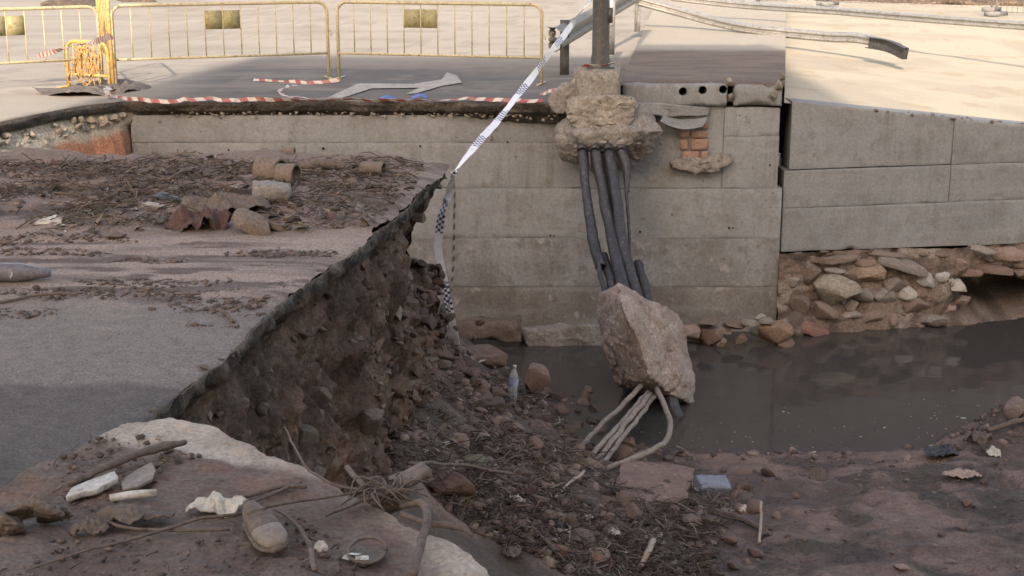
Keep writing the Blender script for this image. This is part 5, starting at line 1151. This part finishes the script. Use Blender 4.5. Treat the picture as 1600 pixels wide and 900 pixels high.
def pos_pit(r, n):
    x = r.normal(.7, .9, n * 3); y = 8.3 + 4.3 * r.random(n * 3) ** 1.35
    _, d_, l_ = pit_h(x, y); k_ = (d_ > .1) & (l_ > .35) & (x > -.9) & (x < 2.6) & (fb2(x, y, 1.5, 4, 120) > -.26 + .12 * (y - 10.5)) & (((x - 1.1) / .42) ** 2 + ((y - 11.0) / .65) ** 2 > 1)
    return np.stack([x[k_], y[k_]], -1)[:n]
litter('twig_litter', 6500, pos_pit, lambda x, y: pit_h(x, y)[0], 'dense dark twig litter covering the mud in the pit', .03, .32, .0012, .008, TWC, .05, 1)
def pos_mud(r, n):
    x = r.uniform(1.2, 6, n * 3); y = r.uniform(8.5, 13, n * 3); _, d_, l_ = pit_h(x, y); k_ = (d_ > .05) & ((fb2(x, y * 1.3, 2.0, 5, 66) > .05) | (((x - 4.7) / .7) ** 2 + ((y - 12.2) / .6) ** 2 < 1)); return np.stack([x[k_], y[k_]], -1)[:n]
litter('twig_litter', 900, pos_mud, lambda x, y: pit_h(x, y)[0], 'thin twig litter on the red mud bank at right', .03, .14, .0015, .004, TWC, .015, 2)
def pos_road(r, n):
    x = r.uniform(-5.2, -.5, n * 3); y = r.uniform(8.2, 11.2, n * 3); _, m_, d_ = road_h(x, y); k_ = (d_ > .4) & (fb2(x, y * 1.4, 1.6, 4, 121) > -.2) & (x < np.interp(y, eY, eX) - .08); return np.stack([x[k_], y[k_]], -1)[:n]
litter('twig_litter', 5200, pos_road, lambda x, y: road_h(x, y)[0], 'brown twig and straw litter spread across the near road', .02, .26, .001, .007, TWC, .04, 3)
def pos_road2(r, n):
    x = r.uniform(-4, -.6, n * 3); y = r.uniform(6.3, 8.4, n * 3); k_ = (fb2(x * .5, y * 1.8, 3, 5, 44) > .1) & (x < np.interp(y, eY, eX) - .05); return np.stack([x[k_], y[k_]], -1)[:n]
litter('twig_litter', 1500, pos_road2, lambda x, y: road_h(x, y)[0], 'scattered twig scraps on the smooth muddy road strip', .02, .10, .001, .0035, TWC[:3], .006, 4)
def pos_slab(r, n):
    x = r.uniform(-2.2, -.1, n * 3); y = r.uniform(3.5, 4.75, n * 3); k_ = (x < np.interp(y, eY, eX) - .30) & (fb2(x, y, 3, 4, 122) > -.05); return np.stack([x[k_], y[k_]], -1)[:n]
litter('twig_litter', 420, pos_slab, lambda x, y: slab_z(x, y) + .01, 'small dark twig scraps on the foreground slab', .012, .07, .0008, .0028, TWC[:3], .008, 5)
# clods
def clods(name, n, posf, zf, label, smin, smax, cols_, seed):
    r = np.random.default_rng(seed); XY = posf(r, n); Z_ = zf(XY[:, 0], XY[:, 1]); bs, bf = ico(1); bf = np.array(bf); Vs, Fs, Cs_ = [], [], []
    for i in range(len(XY)):
        s = smin + (smax - smin) * r.random() ** 2.2; q = bs * s * r.uniform(.65, 1.25, (len(bs), 1)) * r.uniform(.6, 1.3, 3); q[:, 2] *= .65
        Vs.append(q + np.array((XY[i, 0], XY[i, 1], Z_[i] + s * .15))); Fs.append(bf + len(bs) * i); Cs_.append(np.tile(np.array(cols_[r.integers(len(cols_))]) * r.uniform(.7, 1.2), (len(bs), 1)))
    return stuff(mesh_obj(name, np.vstack(Vs), np.vstack(Fs).tolist(), M_TWIG, None, smooth=True, col=np.vstack(Cs_)), label, 'clods')
CL = [(.10, .072, .058), (.15, .105, .085), (.085, .065, .055), (.20, .145, .118)]
clods('mud_clods', 5200, pos_pit, lambda x, y: pit_h(x, y)[0], 'small mud clods and grit in the pit litter', .006, .06, CL, 11)
clods('mud_clods', 2600, pos_road, lambda x, y: road_h(x, y)[0], 'small mud clods and grit in the road debris', .006, .03, CL, 12)
clods('mud_clods', 2600, pos_road2, lambda x, y: road_h(x, y)[0], 'tiny dark clods dotted over the muddy road strip', .003, .022, CL[:3], 13)
clods('mud_clods', 800, pos_slab, lambda x, y: slab_z(x, y) + .008, 'tiny dark clods dotted over the foreground slab', .002, .016, CL[:3], 14)

def flakes(name, n, posf, zf, label, smin, smax, cols_, seed):
    r = np.random.default_rng(seed); XY = posf(r, n); Z_ = zf(XY[:, 0], XY[:, 1]); Vs, Fs, Cs_ = [], [], []
    for i in range(len(XY)):
        L_ = smin + (smax - smin) * r.random() ** 2.5; a = r.uniform(0, 6.28); u = np.array((np.cos(a), np.sin(a), r.normal(0, .4))) * L_; v = np.array((-np.sin(a), np.cos(a), r.normal(0, .4))) * L_ * r.uniform(.3, .8)
        c0 = np.array((XY[i, 0], XY[i, 1], Z_[i] + L_ * .3)); k_ = np.array((0, 0, L_ * r.uniform(.1, .4)))
        Vs += [c0 - u, c0 - v * .9 + k_, c0 + u, c0 + v + k_, c0 - k_ * .1 + u * .1]; o = 5 * i; Fs += [(o, o + 1, o + 4), (o + 1, o + 2, o + 4), (o + 2, o + 3, o + 4), (o + 3, o, o + 4)]
        Cs_ += [np.array(cols_[r.integers(len(cols_))]) * r.uniform(.6, 1.2)] * 5
    return stuff(mesh_obj(name, np.array(Vs), Fs, M_TWIG, None, smooth=False, col=np.array(Cs_)), label, 'leaves')
LF = [(.10, .08, .06), (.15, .115, .09), (.07, .055, .045), (.22, .175, .14), (.12, .11, .075), (.34, .31, .28), (.09, .05, .045)]
flakes('leaf_litter', 1500, pos_pit, lambda x, y: pit_h(x, y)[0], 'dead leaves and scraps mixed in the pit litter', .012, .06, LF, 21)
flakes('leaf_litter', 900, pos_road, lambda x, y: road_h(x, y)[0], 'dead leaves and scraps mixed in the road debris', .01, .06, LF, 22)
flakes('leaf_litter', 160, pos_mud, lambda x, y: pit_h(x, y)[0], 'dead leaves dotted over the right mud bank', .01, .04, LF[:5], 23)
def pos_shore(r, n):
    x = r.uniform(-.2, 6, n); y = np.interp(x, SX, SY) - np.abs(r.normal(0, .45, n)); k_ = fb2(x, y, 2.2, 3, 140) > .05; return np.stack([x[k_], y[k_]], -1)
clods('mud_clods', 700, pos_shore, lambda x, y: pit_h(x, y)[0], 'mud clods strewn along the ragged water line', .01, .05, CL, 24)

rr = np.random.default_rng(77); Bv = B[150:560].reshape(-1, 3); kk = (Bv[:, 2] < -.18) & (Bv[:, 2] > -2.5) & (Bv[:, 1] > 5.0); Bv = Bv[kk]
pick = rr.choice(len(Bv), 6000, p=(lambda w: w / w.sum())(.14 + 1.4 * np.clip((Bv[:, 1] - 7) / 4, 0, 1) * np.clip((-Bv[:, 2] - .5), 0, 1.5)))
IV, IF = ico(2); protos_ = []
for k_ in range(10):
    n_ = rr.normal(size=(7, 3)); n_ /= np.linalg.norm(n_, axis=1)[:, None]; q = IV.copy()
    for v in n_:
        d0 = rr.uniform(.35, .75); e_ = q @ v - d0; q = np.where((e_ > 0)[:, None], q - v * (e_ * .9)[:, None], q)
    protos_.append(q * (1 + .15 * fbm(q, 1.6, 3, 900 + k_))[:, None] * rr.uniform(.6, 1.25, 3))
IFa = np.array(IF); Vs, Fs, Cs_ = [], [], []
for i, pi_ in enumerate(pick):
    b0 = Bv[pi_]; sz = (.008 + .065 * rr.random() ** 3.2) * (1 if b0[1] > 8.5 else .6); q = protos_[rr.integers(10)] * sz
    a = rr.uniform(0, 6.28); ca, sa = math.cos(a), math.sin(a); tl = rr.normal(0, .4)
    q = np.stack([q[:, 0] * ca - q[:, 1] * sa, q[:, 0] * sa + q[:, 1] * ca, q[:, 2] + q[:, 0] * tl], -1)
    Vs.append(b0 + q + rr.normal(0, .01, 3)); Fs.append(IFa + len(IV) * i)
    base_ = [(.095, .071, .058), (.075, .056, .047), (.115, .083, .067), (.135, .086, .066), (.15, .118, .098)][rr.integers(5)]; Cs_.append(np.tile(np.array(base_) * rr.uniform(.75, 1.2), (len(IV), 1)))
stuff(mesh_obj('soil_clods', np.vstack(Vs), np.vstack(Fs).tolist(), M_TWIG, None, smooth=True, col=np.vstack(Cs_)), 'crumbling clods and grit on the eroded bank face', 'clods').data.set_sharp_from_angle(angle=R(38))
def pos_float(r, n):
    x = r.uniform(.4, 6, n); y = np.interp(x, SX, SY) + np.abs(r.normal(0, .5, n)) + .12; return np.stack([x, y], -1)
clods('floating_bits', 160, pos_float, lambda x, y: 0 * x + WZ, 'tiny scum and twig bits floating near the shore', .004, .014, [(.12, .095, .08), (.2, .165, .14), (.3, .26, .23)], 31)
